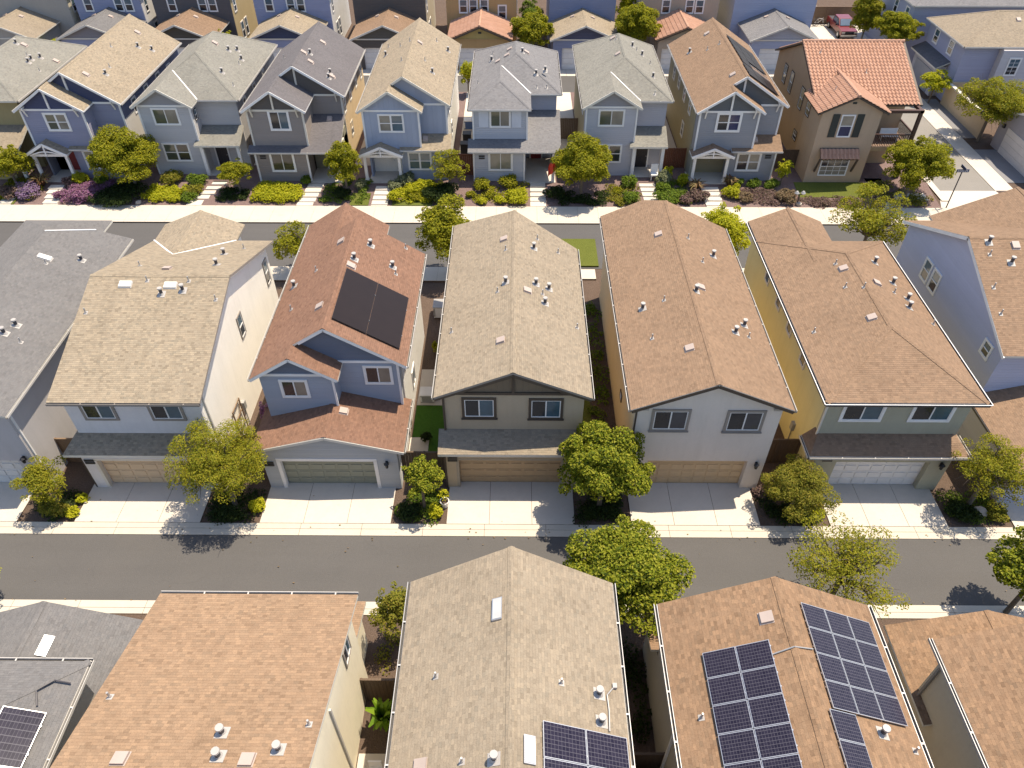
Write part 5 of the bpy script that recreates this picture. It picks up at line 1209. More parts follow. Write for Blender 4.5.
# alley side
tree('airy yellow green tree with visible branches beside the beige garage door', -14.1, 23.1, 3.35, 2.35, 2.35, 'fern', leafsize=.13, per=190, clumps=60, airy=True)
tree('large dense glossy tree between the brown and the tan garage doors', 4.2, 23.0, 3.25, 2.35, 2.3, 'magnolia', leafsize=.21, per=165, clumps=44)
tree('large dense tree on the near side of the alley, right of the tan roof', 4.5, 16.8, 3.7, 2.6, 2.0, 'magnolia', leafsize=.21, per=165, clumps=46)
tree('small pale green tree beside the left edge white garage', -22.9, 23.0, 2.2, 1.25, 1.15, 'fern', leafsize=.13, per=200, clumps=24)
tree('small round glossy tree between the sage and the brown garage doors', -4.55, 23.0, 2.5, 1.05, 1.1, 'magnolia', leafsize=.19, per=150, clumps=18)
tree('dark bushy olive toned tree left of the white garage door', 13.75, 22.95, 1.9, 1.75, 1.4, 'olive', leafsize=.14, per=190, clumps=34)
tree('tall pale tree right of the white garage door', 22.8, 23.3, 2.7, 1.85, 1.9, 'fern', leafsize=.14, per=170, clumps=44, airy=True)
tree('sparse yellow tree overhanging the alley above the solar roof', 13.7, 17.3, 3.7, 2.5, 1.7, 'fern', leafsize=.15, per=85, clumps=44, airy=True, core=False)
tree('dark glossy tree cut off by the right edge on the near side of the alley', 21.9, 17.4, 3.2, 1.9, 2.0, 'magnolia', leafsize=.22, per=150, clumps=30)
tree('dark olive shrub like tree between the orange and tan lower roofs', -4.75, 15.9, 2.6, 1.1, 1.3, 'olive', leafsize=.17, per=150, clumps=20)
tree('small tree top just entering at the left edge of the alley', -23.5, 17.6, 2.0, 1.0, 1.1, 'lime', leafsize=.18, per=120, clumps=12)
# near side of the street, behind the middle row
tree('bushy yellow green tree behind the rust roof by the street', -4.7, 43.6, 3.4, 2.2, 2.5, 'amber', leafsize=.24, per=105, clumps=34)
tree('loose amber tree between the white and the rust roofed houses', -15.0, 43.6, 2.4, 1.7, 1.7, 'amber', leafsize=.2, per=110, clumps=34, airy=True)
tree('bright lime tree behind the reddish brown gable roof', 14.1, 44.0, 3.2, 1.9, 2.2, 'lime', leafsize=.24, per=100, clumps=28)
tree('pale spreading tree in front of the corner house beyond the olive house roof', 24.3, 44.8, 3.8, 2.7, 2.3, 'fern', leafsize=.22, per=85, clumps=38, airy=True)
# front gardens
tree('round golden green tree in front of the pale grey house', -31.2, 55.3, 3.0, 2.7, 2.3, 'amber', .3, .23, 125, 48)
tree('upright yellow green tree left of the sky blue porch', -13.8, 54.8, 2.7, 1.45, 2.0, 'amber', .3, .21, 130, 32)
tree('slim young tree in front of the sky blue house window', -5.4, 54.9, 2.4, 1.6, 1.6, 'amber', .3, .2, 110, 34, airy=True)
tree('broad round dense tree in front of the lavender grey house', 5.2, 54.6, 2.95, 2.45, 2.15, 'amber', .3, .23, 130, 46)
tree('broad dense tree in front of the tile roofed corner house', 31.4, 54.4, 3.0, 2.55, 2.2, 'amber', .3, .24, 125, 46)
tree('leafy tree at the far left edge in front of the olive house', -40.9, 55.2, 2.4, 1.9, 1.6, 'amber', .3, .25, 90, 26)
tree('low rounded orange green tree between the pale grey and taupe houses', -22.6, 55.0, 2.0, 1.45, 1.0, 'amber', .3, .22, 120, 22)
tree('young lime tree at the corner of the blue grey house', 21.7, 56.0, 1.7, .75, 1.1, 'lime', .3, .2, 110, 14)
# behind the front row
tree('rounded golden green tree behind the pale blue house', 1.6, 83.9, 3.7, 2.2, 2.4, 'amber', 0, .3, 100, 40, group='trees in the back yards')
tree('golden green tree behind the lavender grey house', 12.9, 84.3, 3.9, 2.5, 2.5, 'amber', 0, .3, 100, 44, group='trees in the back yards')
tree('spreading pale tree beside the one storey grey garage', 42.4, 65.4, 3.5, 3.3, 2.4, 'fern', 0, .24, 100, 54, airy=True, group='trees by the side road')
tree('small bright tree in front of the blue house lean-to', 41.3, 74.0, 2.0, 1.5, 1.2, 'lime', 0, .26, 90, 20, group='trees by the side road')
tree('dense golden tree above the tile roof ridge', 40.4, 83.4, 4.1, 2.5, 1.9, 'amber', 0, .3, 100, 36, group='trees by the side road')
tree('tall pale tree right of the parked truck', 39.9, 90.4, 3.4, 1.9, 2.8, 'fern', 0, .3, 110, 36, group='trees by the side road')
tree('lime bush like tree behind the blue and olive houses', -51.2, 83.5, 1.8, 1.6, 1.3, 'lime', 0, .28, 90, 18, group='trees in the back yards')
tree('small amber tree in front of the charcoal house garage', -31.6, 83.6, 2.4, 1.4, 1.6, 'amber', 0, .28, 80, 18, airy=True, group='trees in the back yards')
tree('lime shrub tree in the gap right of the sky blue house', -4.9, 74.5, 2.6, 1.0, 1.7, 'lime', .4, .24, 110, 20, group='trees in the back yards')
tree('bright green tree far behind between slate blue and beige houses', 12.6, 92.5, 3.4, 1.3, 2.4, 'lime', 0, .3, 80, 18, group='trees in the back yards')
tree('dark green tree deep between slate blue and beige houses', 12.4, 90.0, 2.0, 1.3, 1.6, 'dark', 0, .3, 100, 16, group='trees in the back yards')
tree('dark tree beyond the orange stucco house', 1.6, 92.0, 2.6, 1.6, 2.0, 'green', 0, .3, 90, 18, group='trees in the back yards')

def gz(y): # height of the front gardens
    for (ya, za), (yb_, zb) in zip(prof, prof[1:5]):
        if ya <= y <= yb_: return za + (zb - za) * (y - ya) / (yb_ - ya)
    return 0.0
def shrub(label, x, y, r, hgt, kind, cat='shrub', ry=None, name='shrub', per=260, size=.14, flat=False, z0=None):
    if z0 is None: r *= 1.22; hgt *= 1.2
    rng = np.random.default_rng(int(abs(x * 57 + y * 311)) + 3); ry = ry or r; z0 = gz(y) if z0 is None else z0
    cl = [(x, y, z0 + hgt * .35, r * .75, ry * .75, hgt * .55)]
    for _ in range(9):
        a = rng.uniform(0, 6.28); q = rng.uniform(.3, .72)
        cl.append((x + math.cos(a) * q * r, y + math.sin(a) * q * ry, z0 + hgt * rng.uniform(.3, .65), r * .36, ry * .36, hgt * .36))
    V, F = leaf_faces(rng, cl, per, size)
    o = leaf_obj(name, V, F, LEAF[kind], base=(x, y, z0)); return tag(o, label, cat, 'garden shrubs')
def spiky(label, x, y, r, hgt, kind, name='flax_plant', z0=None, n=60, w=.07):
    rng = np.random.default_rng(int(abs(x * 57 + y * 311)) + 9); z0 = gz(y) if z0 is None else z0; V = []; F = []
    for i in range(n):
        a = rng.uniform(0, 6.28); rr = r * rng.uniform(.5, 1.1); hh = hgt * rng.uniform(.6, 1.1); d = np.array([math.cos(a), math.sin(a), 0]); s = np.array([-d[1], d[0], 0]) * w * rng.uniform(.6, 1.3)
        c = np.array([x, y, z0]); p1 = c + d * rr * .45 + np.array([0, 0, hh * .8]); p2 = c + d * rr + np.array([0, 0, hh * rng.uniform(.55, 1.0)])
        k = len(V); V += [c - s * .6, c + s * .6, p1 + s, p1 - s, p2 + s * .2, p2 - s * .2]; F += [(k, k + 1, k + 2, k + 3), (k + 3, k + 2, k + 4, k + 5)]
    o = leaf_obj(name, np.array(V), np.array(F), LEAF[kind], base=(x, y, z0)); return tag(o, label, 'plant', 'spiky garden plants')
def cover(label, x0, x1, y0, y1, kind, hgt=.45, n=40, per=260, name='ground_cover', size=.14, tops=None):
    rng = np.random.default_rng(int(abs(x0 * 91 + y0))); cl = []
    for _ in range(n):
        x, y = rng.uniform(x0, x1), rng.uniform(y0, y1); r = rng.uniform(.28, .5); cl.append((x, y, gz(y) + hgt * .4, r, r, hgt * .6))
    V, F = leaf_faces(rng, cl, per, size); o = leaf_obj(name, V, F, LEAF[kind], base=((x0 + x1) / 2, (y0 + y1) / 2, gz(y0)))
    return tag(o, label, 'ground cover', None, 'stuff')
A = [ # label, x, y, radius, height, kind
 ('purple flowering bush left of the steps of the deep blue house', -39.6, 54.3, 1.0, .9, 'purple'),
 ('large magenta pink flowering bush in front of the deep blue house', -34.9, 54.2, 1.25, .8, 'pink'),
 ('small pinkish bush hugging the right side of the deep blue house steps', -36.9, 54.0, .5, .6, 'pink'),
 ('brown mauve bush at the far left beside the lawn', -41.1, 54.2, .8, .8, 'mauve'),
 ('clipped lime ball under the deep blue house window', -35.9, 56.0, .62, .8, 'lime'),
 ('small green bush right of the clipped lime ball', -34.2, 56.0, .55, .6, 'green'),
 ('dark wine red bush by the red door porch post', -36.8, 55.6, .42, .7, 'mauve'),
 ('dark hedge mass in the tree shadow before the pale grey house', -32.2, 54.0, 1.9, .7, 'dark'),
 ('rounded green bush beside the pale grey house steps', -26.3, 55.8, .7, .75, 'green'),
 ('grey green bush halfway down the pale grey house steps', -26.2, 54.7, .62, .6, 'olive'),
 ('green bush at the foot of the pale grey house steps', -26.4, 53.7, .6, .55, 'green'),
 ('dark leafy bush under the pale grey house lower window', -28.6, 56.1, .9, .8, 'olive'),
 ('little round green ball at the taupe house corner', -17.4, 56.0, .45, .6, 'green'),
 ('greyish round bush left of the sky blue porch', -12.8, 55.4, .5, .65, 'grey'),
 ('dark round bush under the upright tree by the taupe house', -14.2, 54.3, .65, .6, 'dark'),
 ('pale grey green bush below the sky blue house window', -9.1, 56.0, .75, .8, 'grey'),
 ('grey green bush beside the sky blue porch post', -10.0, 55.3, .62, .7, 'grey'),
 ('bright lime bush right of the sky blue house steps', -9.6, 54.0, .8, .75, 'lime'),
 ('yellow green bush behind the bright lime bush', -8.5, 54.8, .7, .7, 'lime'),
 ('green lime mound under the slim young tree', -7.5, 55.4, .75, .7, 'lime'),
 ('small yellow bush at the sky blue lawn edge', -8.2, 53.9, .5, .5, 'amber'),
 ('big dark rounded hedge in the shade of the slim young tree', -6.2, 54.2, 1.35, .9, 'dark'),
 ('amber green bush at the left corner of the pale blue house', -2.9, 55.4, .68, .75, 'amber'),
 ('amber green bush under the pale blue house window', -.6, 55.7, .75, .8, 'amber'),
 ('small yellow tuft in the mulch before the pale blue house', -3.7, 54.4, .38, .4, 'amber'),
 ('tiny lime tuft near the sidewalk before the pale blue house', -2.7, 53.5, .42, .4, 'lime'),
 ('yellow tuft in the middle of the pale blue house bed', -2.1, 54.3, .42, .4, 'amber'),
 ('lime tuft left of the clipped lime hedge', -1.3, 53.6, .48, .45, 'lime'),
 ('clipped box shaped lime hedge left of the pale blue house steps', 0.05, 53.9, 1.0, .8, 'lime'),
 ('dark green hedge right of the pale blue house steps', 3.0, 54.4, .75, .7, 'dark'),
 ('green dome left of the lavender house steps', 9.1, 53.8, .7, .65, 'green'),
 ('feathery green bush by the lavender house post', 9.2, 55.9, .62, .7, 'green'),
 ('small yellow plant in the lavender house mulch', 8.2, 55.0, .42, .35, 'amber'),
 ('olive tuft near the sidewalk by the lavender house', 8.3, 53.3, .42, .35, 'olive'),
 ('green bush upper right of the lavender house steps', 11.9, 55.2, .65, .65, 'green'),
 ('wide dark green dome lower right of the lavender house steps', 12.1, 53.7, .95, .75, 'green'),
 ('pale grey bush at the lavender house porch corner', 12.1, 56.3, .68, .8, 'grey'),
 ('small lime standard bush between the lavender and blue grey houses', 13.6, 56.0, .48, .8, 'lime'),
 ('tall slim lime bush by the blue grey house fence', 12.6, 57.2, .4, .8, 'lime'),
 ('reddish pale bush left of the blue grey house steps', 14.6, 54.1, .75, .7, 'mauve'),
 ('dusty pink tuft next to the reddish pale bush', 13.6, 53.7, .5, .5, 'mauve'),
 ('lime shrub right of the blue grey house steps', 17.4, 54.6, .72, .8, 'lime'),
 ('tan dry shrub behind the lime shrub at the steps', 18.3, 54.0, .6, .6, 'dry'),
 ('first small green ball under the blue grey house window', 18.2, 56.0, .42, .55, 'green'),
 ('middle green ball under the blue grey house window', 19.4, 55.8, .52, .6, 'green'),
 ('right hand green ball near the blue grey house corner', 20.8, 55.7, .58, .6, 'green'),
 ('big tan dry shrub beside the twin headed path light', 21.7, 54.0, .85, .75, 'dry'),
 ('lime shrub at the end of the corner house lawn', 28.9, 55.2, .62, .7, 'lime'),
 ('low mauve tuft near the sidewalk before the corner house', 24.3, 53.6, .7, .35, 'mauve'),
 ('second mauve tuft farther right before the corner house', 26.6, 53.6, .65, .35, 'mauve'),
]
for lb, x, y, r, hh, kd in A: shrub(lb, x, y, r, hh, kd)
cover('yellow green ground cover in front of the pale grey house', -30.2, -27.0, 53.5, 55.3, 'lime', .5, 46)
cover('yellow green daylily bed in front of the taupe house', -21.4, -17.6, 53.4, 55.5, 'lime', .6, 56)
cover('low mauve ground cover before the blue grey house window', 18.6, 21.0, 53.5, 55.2, 'mauve', .3, 30)
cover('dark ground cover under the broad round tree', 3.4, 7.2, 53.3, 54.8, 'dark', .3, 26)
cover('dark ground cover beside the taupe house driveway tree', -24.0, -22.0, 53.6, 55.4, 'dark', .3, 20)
cover('mixed low planting along the deep blue house front', -36.7, -33.4, 53.3, 56.2, 'pink', .35, 40, 200)
cover('low green planting along the pale blue house bed', -3.3, .7, 53.4, 56.0, 'amber', .22, 34, 150)
cover('yellow green planting along the sky blue house bed', -9.8, -6.0, 53.6, 56.1, 'lime', .35, 46, 200)
cover('low olive planting beside the lavender house steps', 7.0, 9.8, 53.4, 55.8, 'olive', .25, 30, 160)
cover('low green planting between the lavender and blue grey houses', 11.7, 14.6, 53.4, 56.4, 'green', .3, 34, 180)
cover('dry tan planting along the sidewalk before the corner house', 22.0, 28.8, 53.1, 54.3, 'mauve', .2, 44, 150)
cover('low green planting around the corner house tree', 29.5, 33.4, 53.3, 56.4, 'olive', .25, 30, 140)
cover('leafy planting beneath the far left tree', -42.2, -39.2, 53.6, 56.2, 'amber', .4, 36, 180)
cover('green planting between the taupe and sky blue houses', -15.6, -12.0, 53.4, 56.4, 'green', .3, 34, 180)
for lb, x, y, r, hh in (('spiky red tan flax left of the red door porch', -39.0, 55.6, .95, 1.1), ('spiky red tan flax left of the blue grey house steps', 14.6, 55.3, .9, 1.0), ('smaller spiky flax right of the blue grey house porch', 17.4, 55.8, .75, 1.0)):
    spiky(lb, x, y, r, hh, 'flax')
for x0, x1, y0, y1, nm in ((22.9, 28.6, 54.4, 56.4, 'lawn in front of the corner house'), (-42.6, -40.4, 53.05, 54.4, 'lawn scrap at the far left'), (-13.4, -11.9, 53.05, 54.8, 'lawn left of the sky blue house steps'), (-10.0, -6.8, 53.05, 53.9, 'lawn right of the sky blue house steps')):
    b = MB(); b.ext([(x0, y0, gz(y0) + .05), (x1, y0, gz(y0) + .05), (x1, y1, gz(y1) + .05), (x0, y1, gz(y1) + .05)], (0, 0, -.1), GRASS); o = b.build('lawn'); tag(o, nm + ', bright green grass', 'lawn', None, 'stuff')
# alley planters
for x0, x1, nm in ((-24.5, -22.0, 'low dark planting in the bed left of the beige garage drive'), (-15.4, -12.9, 'low dark planting under the airy yellow tree'), (-6.0, -3.6, 'low dark planting between sage and brown garage drives'), (3.1, 5.6, 'low dark planting under the large dense tree'), (12.3, 15.4, 'low dark planting under the olive bushy tree'), (21.6, 24.4, 'low dark planting right of the white garage drive')):
    cover(nm, x0 + .2, x1 - .2, 22.3, 24.0, 'green' if x0 in (-6.0, 21.6) else 'dark', .3, 26, 170, size=.11)
cover('sparse low planting in the bed between the lower orange and tan roofs', -5.8, -4.1, 13.7, 16.6, 'olive', .2, 12, 150, size=.1)
cover('leafy strip along the yellow side wall', 4.4, 5.4, 27, 40, 'green', .4, 40, 120)
cover('dark planting deep in the gap right of the lower tan roof', 3.6, 5.3, 11.5, 15.8, 'dark', .4, 24, 150, size=.12)
B = [('dark clipped hedge under the airy yellow tree', -14.3, 22.4, 1.1, .7, 'dark', .45), ('lime grass like bush left of the sage garage drive', -12.9, 22.9, .5, .7, 'lime', None),
 ('dark bush under the small pale tree at the left edge', -23.0, 22.6, 1.0, .8, 'olive', .6), ('small lime bush left of the beige garage drive', -22.1, 22.5, .4, .5, 'lime', None), ('tiny lime tuft by the white house downspout', -21.95, 23.4, .32, .45, 'lime', None),
 ('dark hedge under the small glossy round tree', -5.2, 22.6, .75, .55, 'dark', None), ('yellow green grass clump left of the brown garage drive', -4.0, 22.7, .5, .6, 'lime', None),
 ('dark clipped hedge under the large dense tree', 4.35, 22.55, 1.2, .75, 'dark', .5), ('low dark hedge under the bushy olive tree', 14.0, 22.4, 1.2, .6, 'dark', .4), ('lime tuft by the white garage drive', 15.1, 22.6, .35, .5, 'lime', None),
 ('reddish bush at the corner of the tan garage door', 12.5, 24.0, .4, .5, 'mauve', None), ('dark shrubs right of the white garage door', 22.4, 22.8, .9, .6, 'dark', None), ('green shrub near the boulder right of the white garage', 23.9, 22.7, .6, .6, 'olive', None),
 ('rounded green ball between the lower orange and tan roofs', -4.2, 14.2, .55, .7, 'olive', None), ('yellow grass tuft in the gap below the near dense tree', 4.3, 13.9, .5, .5, 'amber', None), ('maroon leaved bush deep in the gap right of the lower tan roof', 4.5, 9.6, .9, 1.6, 'maroon', None)]
for lb, x, y, r, hh, kd, ry in B: shrub(lb, x, y, r, hh, kd, ry=ry, z0=0, size=.12, per=300)
spiky('bright green broad leaved plant between the lower orange and tan roofs', -5.1, 12.2, .65, 2.0, 'banana', 'broad_leaf_plant', 0, 44, .11)
shrub('small bush in the side yard beside the rust roofed house', -4.7, 35.0, .5, .9, 'amber', z0=0); shrub('dark potted bush by the patio slab in the side yard', -4.9, 27.6, .35, .6, 'dark', z0=.1)
b = MB(); b.box(-5.7, -4.75, 27.9, 30.4, -.05, .04, TURF); b.box(-4.74, -3.6, 25.9, 30.4, -.05, .035, TURF); struct('artificial_lawn', b)
b = MB(); b.box(-5.8, -4.75, 25.4, 27.88, -.05, .04, CONC); b.box(-5.7, -4.2, 30.42, 33.5, -.05, .04, CONC); b.box(-4.74, -3.5, 25.3, 25.88, -.05, .04, CONC); struct('patio', b)
b = MB(); b.box(3.4, 4.3, 26.6, 36, -.05, .03, GRASS); o = b.build('lawn'); tag(o, 'shaded strip of lawn beside the yellow side wall', 'lawn', None, 'stuff')

# fallen leaves along the alley kerbs and on the drives
rng = np.random.default_rng(21); pts = []
for _ in range(150):
    k = rng.integers(0, 3)
    pts.append((rng.uniform(-26, 25), (rng.normal(21.4, .35), rng.uniform(17.6, 24.2), rng.normal(17.7, .3))[k]))
V = []; F = []
for i, (x, y) in enumerate(pts):
    a = rng.uniform(0, 6.28); r = rng.uniform(.025, .06); z = .075
    V += [(x + r * math.cos(a + t), y + r * math.sin(a + t) * .7, z + .01 * (j % 2)) for j, t in enumerate((0, 1.57, 3.14, 4.71))]; F.append((4 * i, 4 * i + 1, 4 * i + 2, 4 * i + 3))
o = leaf_obj('leaf_litter', np.array(V), np.array(F), LEAF['dry'], base=(0, 20, 0)); tag(o, 'dry fallen leaves scattered along the alley and its concrete edges', 'leaf litter', None, 'stuff')

# ================================================================== SMALL THINGS
def boulder(label, x, y, r, z0=0):
    rng = random.Random(int(x * 10)); bm_ = __import__('bmesh').new(); __import__('bmesh').ops.create_icosphere(bm_, subdivisions=2, radius=r)
    for v in bm_.verts: v.co *= rng.uniform(.85, 1.12); v.co.z *= .7
    me = bpy.data.meshes.new('boulder'); bm_.to_mesh(me); bm_.free(); me.materials.append(concrete('stone', (.42, .36, .30)))
    o = bpy.data.objects.new('boulder', me); COL.objects.link(o); o.location = (x, y, z0 + r * .4); tag(o, label, 'boulder')
boulder('pale boulder in the bed right of the white garage door', 23.2, 22.9, .38); boulder('white stone at the sidewalk before the pale grey house', -30.4, 53.3, .25, .1)
boulder('pale flat stone by the sidewalk left of the corner house', 22.6, 53.4, .25, .1)
# potted plant by the brown garage door
p = empty('potted_plant', (-3.55, 23.2, .0), 'white pot with a sprig of green beside the brown garage door', 'potted plant')
b = MB(); b.tube((-3.55, 23.2, 0), (-3.55, 23.2, .42), .17, .24, WHITE, 14); b.tube((-3.55, 23.2, .40), (-3.55, 23.2, .425), .21, .2, MULCH, 14); b.build('pot', p)
V, F = leaf_faces(np.random.default_rng(4), [(-3.6, 23.25, .8, .3, .3, .35)], 250, .1); leaf_obj('foliage', V, F, LEAF['lime'], p)
# pot and path light in the front gardens
l = empty('path_light', (22.5, 53.5, .1), 'short dark post with two pale round heads by the sidewalk', 'path light')
b = MB(); b.tube((22.5, 53.5, .1), (22.5, 53.5, 1.0), .05, .05, DARK, 8); b.bar((22.25, 53.5, 1.0), (22.75, 53.5, 1.0), .05, .05, DARK); b.build('post', l)
for x in (22.25, 22.75):
    b = MB(); b.tube((x, 53.5, 1.0), (x, 53.5, 1.12), .10, .2, GALV, 12); b.tube((x, 53.5, 1.12), (x, 53.5, 1.28), .2, .08, GALV, 12); b.build('lamp_head', l)
# street sign
l = empty('street_sign', (34.35, 53.2, .1), 'street name sign on a thin dark pole at the corner of the side road', 'street sign')
b = MB(); b.tube((34.35, 53.2, 0), (34.35, 53.2, 3.1), .045, .045, VENTD, 8); b.build('pole', l)
b = MB(); b.box(33.9, 34.85, 53.18, 53.21, 3.1, 3.34, plain('sign_blue', (.05, .06, .12), .5)); sgn = b.build('name_plate', l)
b = MB()
rnd = random.Random(3); x = 33.98
for wd in (.10, .08, .12, .07, .10, .09):
    for k in range(2): b.box(x + k * wd * .5, x + k * wd * .5 + wd * .32, 53.174, 53.179, 3.16, 3.28, WHITE)
    b.box(x, x + wd * .8, 53.174, 53.179, 3.2 + .02 * rnd.randint(0, 3), 3.225 + .02 * rnd.randint(0, 3), WHITE); x += wd + .045
b.build('lettering', sgn)
b = MB(); b.box(34.33, 34.36, 52.85, 53.6, 3.36, 3.58, plain('sign_blue', (.05, .06, .12), .5)); b.build('name_plate', l)
# table, grill and boxes in the side yard
def box_thing(name, label, cat, x0, x1, y0, y1, z0, z1, m, lidm=None):
    r = empty(name, ((x0 + x1) / 2, (y0 + y1) / 2, z0), label, cat)
    b = MB(); b.box(x0, x1, y0, y1, z0, z1 - .06, m); b.build('body', r)
    b = MB(); b.box(x0 - .03, x1 + .03, y0 - .03, y1 + .03, z1 - .06, z1, lidm or m); b.build('lid', r)
    for i in range(2):
        b = MB(); b.box(x0 + (x1 - x0 - .1) * i, x0 + (x1 - x0 - .1) * i + .1, y0 - .03, y0, z0 + .1, z1 - .15, lidm or m); b.build('side_rib', r)
    return r
box_thing('deck_box', 'grey deck box with pale lid on the patio slab beside the rust roofed house', 'storage box', -5.5, -4.7, 30.6, 31.3, .05, .65, plain('grey_plastic', (.3, .29, .28), .6), WHITE)
box_thing('air_conditioner', 'white air conditioner unit in the gap beyond the rust roof', 'air conditioner', -5.4, -4.3, 38.6, 39.5, .05, .9, WHITE, plain('grey_plastic', (.3, .29, .28), .6))
box_thing('bin', 'black wheeled bin in the gap right of the sky blue house', 'bin', -4.9, -4.2, 61.0, 61.7, .5, 1.6, DARK)
box_thing('bin', 'second black bin farther back in the gap right of the sky blue house', 'bin', -4.8, -4.1, 63.0, 63.7, .5, 1.6, DARK)
box_thing('deck_box', 'blue storage box against the red fence between sky blue and pale blue houses', 'storage box', -4.9, -3.9, 66.5, 67.3, .5, 1.3, plain('blue_plastic', (.08, .14, .30), .5), WHITE)
box_thing('bin', 'dark bin at the end of the dim gap right of the lower tan roof', 'bin', 4.0, 4.7, 8.3, 9.0, 0, 1.1, plain('bin_navy', (.03, .035, .06), .5))
c = empty('chair', (11.75, 56.75, .55), 'white chair with a high back on the lavender grey house porch', 'chair')
b = MB(); b.box(11.1, 11.7, 56.55, 57.1, .95, 1.05, WHITE); b.build('seat', c); b = MB(); b.box(11.1, 11.7, 57.1, 57.18, 1.05, 1.75, WHITE); b.build('backrest', c)
for x in (11.1, 11.64):
    for y in (56.56, 57.1):
        b = MB(); b.box(x, x + .06, y, y + .06, .55, .95, WHITE); b.build('leg', c)
# cluttered chairs between the lower roofs
for i, (x, y, rz) in enumerate(((-5.2, 10.35, .3), (-4.55, 10.25, -.5))):
    c = empty('chair', (x, y, 0), ('left', 'right')[i] + ' white patio chair in the gap below the bright green plant', 'chair')
    b = MB(); b.box(x - .25, x + .25, y - .25, y + .25, .42, .47, WHITE); b.build('seat', c); b = MB(); b.box(x - .25, x + .25, y + .22, y + .27, .47, .95, WHITE); b.build('backrest', c)
    for dx in (-.23, .19):
        for dy in (-.23, .19):
            b = MB(); b.box(x + dx, x + dx + .04, y + dy, y + dy + .04, 0, .42, WHITE); b.build('leg', c)
b = MB(); b.box(-6.0, -3.5, 8.4, 11.2, -.05, .03, CONC); struct('patio', b)
# ladder like trellis by the cream wall of the white house
t = empty('trellis', (-14.85, 27.9, 0), 'wooden trellis leaning on the sunlit cream gable wall', 'trellis')
b = MB()
for y in (27.4, 28.5): b.bar((-14.9, y, 0), (-14.9, y, 2.4), .06, .06, WOODT)
for z in (.8, 1.6, 2.35): b.bar((-14.9, 27.4, z), (-14.9, 28.5, z), .05, .05, WOODT)
b.build('frame', t)
b = MB(); b.bar((-14.9, 27.4, .1), (-14.9, 28.5, 2.3), .04, .04, WOODT); b.build('brace', t)
shrub('pink flowering plant at the corner of the grey blue house by the cream wall', -13.0, 27.2, .4, 3.4, 'pink', z0=0, per=300)
shrub('small leafy pot plant against the cream gable wall', -13.9, 27.3, .45, 1.0, 'grey', z0=0)
# parked truck
def truck(x, y):
    t = empty('pickup_truck', (x, y, .05), 'red pickup truck parked on the white driveway behind the tile roof', 'truck')
    red = plain('red_car_paint', (.16, .022, .024), .3, 0, .02, 1, .6); gl_ = glass('windscreen', (.10, .14, .20), .1)
    w = .95; b = MB(); zb = .05
    b.ext([(x - w, y - 2.75, zb + .5), (x - w, y - 2.65, zb + 1.0), (x - w, y - 1.2, zb + 1.12), (x - w, y + 2.8, zb + 1.12), (x - w, y + 2.85, zb + .5)], (2 * w, 0, 0), red); body = b.build('body', t)
    b = MB(); k = .78
    b.ext([(x - k, y - 1.2, zb + 1.12), (x - k, y - .45, zb + 1.8), (x - k, y + 1.0, zb + 1.82), (x - k, y + 1.35, zb + 1.12)], (2 * k, 0, 0), red); b.build('cab', t)
    b = MB(); b.ext([(x - .7, y - 1.17, zb + 1.17), (x + .7, y - 1.17, zb + 1.17), (x + .64, y - .55, zb + 1.745), (x - .64, y - .55, zb + 1.745)], (0, -.05, .03), gl_); b.build('windscreen', t)
    for sg in (-1, 1):
        b = MB(); b.ext([(x + sg * .785, y - .85, zb + 1.2), (x + sg * .785, y - .4, zb + 1.7), (x + sg * .785, y + .9, zb + 1.7), (x + sg * .785, y + 1.1, zb + 1.2)], (sg * .012, 0, 0), gl_); b.build('side_window', t)
        b = MB(); b.box(x + sg * .72 - .18, x + sg * .72 + .18, y - 2.76, y - 2.70, zb + .72, zb + .92, FLASH); b.build('headlight', t)
        b = MB(); b.box(x + sg * 1.07 - .1, x + sg * 1.07 + .1, y - .9, y - .8, zb + 1.15, zb + 1.35, DARK); b.build('mirror', t)
        for dy in (-1.75, 1.75):
            b = MB(); b.tube((x + sg * .78, y + dy, zb + .38), (x + sg * 1.0, y + dy, zb + .38), .38, .38, DARK, 18); wh = b.build('wheel', t)
            b = MB(); b.tube((x + sg * .9, y + dy, zb + .38), (x + sg * 1.01, y + dy, zb + .38), .22, .2, ALU, 14); b.build('rim', wh)
    b = MB(); b.box(x - .5, x + .5, y - 2.77, y - 2.7, zb + .68, zb + .95, DARK); b.build('grille', t)
    b = MB(); b.box(x - .93, x + .93, y - 2.88, y - 2.7, zb + .42, zb + .62, FLASH); b.build('bumper', t)
    b = MB(); b.box(x - .85, x + .85, y + 1.4, y + 2.75, zb + 1.125, zb + 1.15, VENTD); b.build('bed', t)
truck(39.2, 95.2)
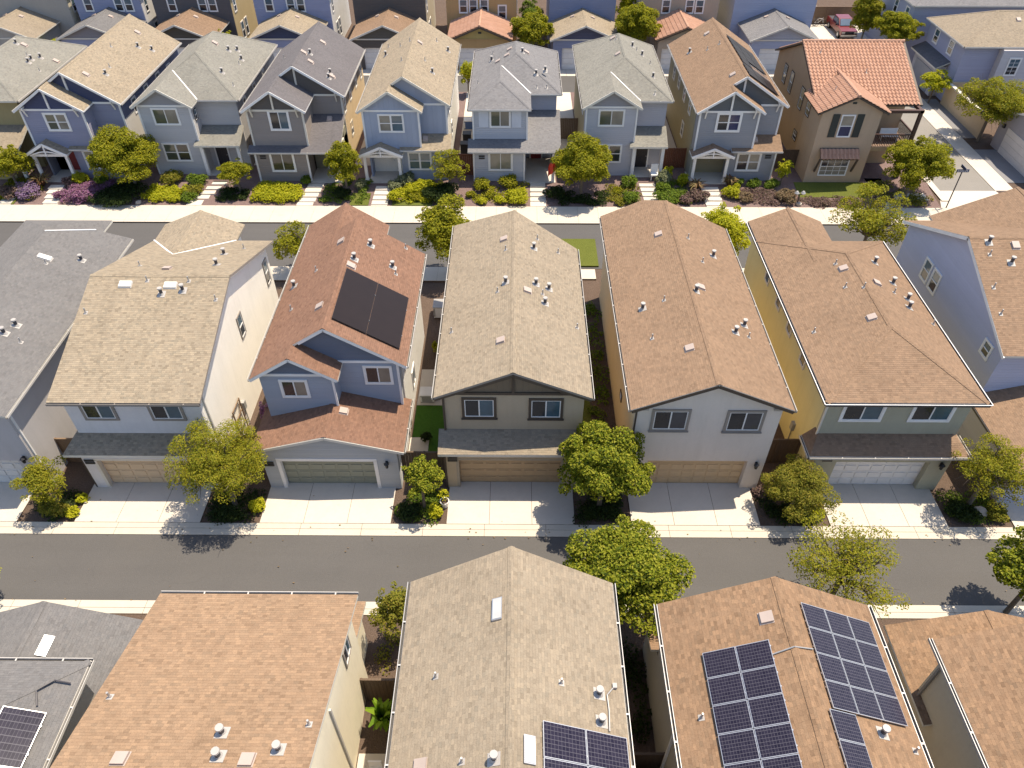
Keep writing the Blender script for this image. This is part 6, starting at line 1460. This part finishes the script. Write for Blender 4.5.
# bicycles against the fence
for i in range(2):
    bx_, by_ = 36.4 + i * .9, 97.6 + .2 * i
    c = empty('bicycle', (bx_, by_, .05), ('dark bicycle leaning on the fence left of the truck', 'pale framed bicycle nearest the truck by the fence')[i], 'bicycle')
    for dx in (-.52, .52):
        b = MB()
        for k in range(16):
            a0, a1 = k * math.pi / 8, (k + 1) * math.pi / 8
            b.tube((bx_ + dx + .33 * math.cos(a0), by_, .40 + .33 * math.sin(a0)), (bx_ + dx + .33 * math.cos(a1), by_, .40 + .33 * math.sin(a1)), .03, .03, DARK, 5)
        b.build('wheel', c)
    b = MB(); P_ = [(-.52, .4), (-.1, .42), (-.2, .9), (.38, .88), (.52, .4)]; fm = (VENTD, WHITE)[i]
    for a, d in ((0, 1), (1, 2), (0, 2), (2, 3), (1, 3), (3, 4)): b.tube((bx_ + P_[a][0], by_, P_[a][1]), (bx_ + P_[d][0], by_, P_[d][1]), .025, .025, fm, 6)
    b.build('frame', c)
    b = MB(); b.box(bx_ - .33, bx_ - .08, by_ - .07, by_ + .07, .97, 1.03, DARK); b.build('saddle', c)
    b = MB(); b.bar((bx_ + .36, by_ - .28, 1.05), (bx_ + .36, by_ + .28, 1.05), .03, .03, DARK); b.tube((bx_ + .38, by_, .88), (bx_ + .36, by_, 1.05), .02, .02, fm, 6); b.build('handlebar', c)

# ================================================================== CAMERA, SUN AND SKY
cam = bpy.data.cameras.new('camera'); co = bpy.data.objects.new('camera', cam); COL.objects.link(co)
co.location = (0, 0, 30); co.rotation_euler = (R(90 - 42.9), 0, R(.4))
cam.sensor_fit = 'HORIZONTAL'; cam.sensor_width = 36; cam.lens = 740 / 1024 * 36; cam.clip_end = 2000; SC.camera = co
sd = Vector((.30, .165, 1)).normalized(); el = math.asin(sd.z); az = math.atan2(sd.x, sd.y)
ld = bpy.data.lights.new('sun', 'SUN'); ld.energy = 4.1; ld.angle = R(.5); ld.color = (1.0, .875, .69)
lo = bpy.data.objects.new('sun', ld); COL.objects.link(lo); lo.rotation_euler = (-sd).to_track_quat('-Z', 'Y').to_euler(); lo.location = (20, 20, 80)
wd = bpy.data.worlds.new('World'); SC.world = wd; wd.use_nodes = True; nt = wd.node_tree
sk = nt.nodes.new('ShaderNodeTexSky'); sk.sky_type = 'NISHITA'; sk.sun_disc = False; sk.sun_elevation = el; sk.sun_rotation = az
bg = nt.nodes['Background']; nt.links.new(sk.outputs[0], bg.inputs[0]); bg.inputs[1].default_value = .125
vs = SC.view_settings; vs.view_transform = 'Standard'; vs.look = 'None'; vs.exposure = .92; vs.gamma = 1.0; vs.use_curve_mapping = False
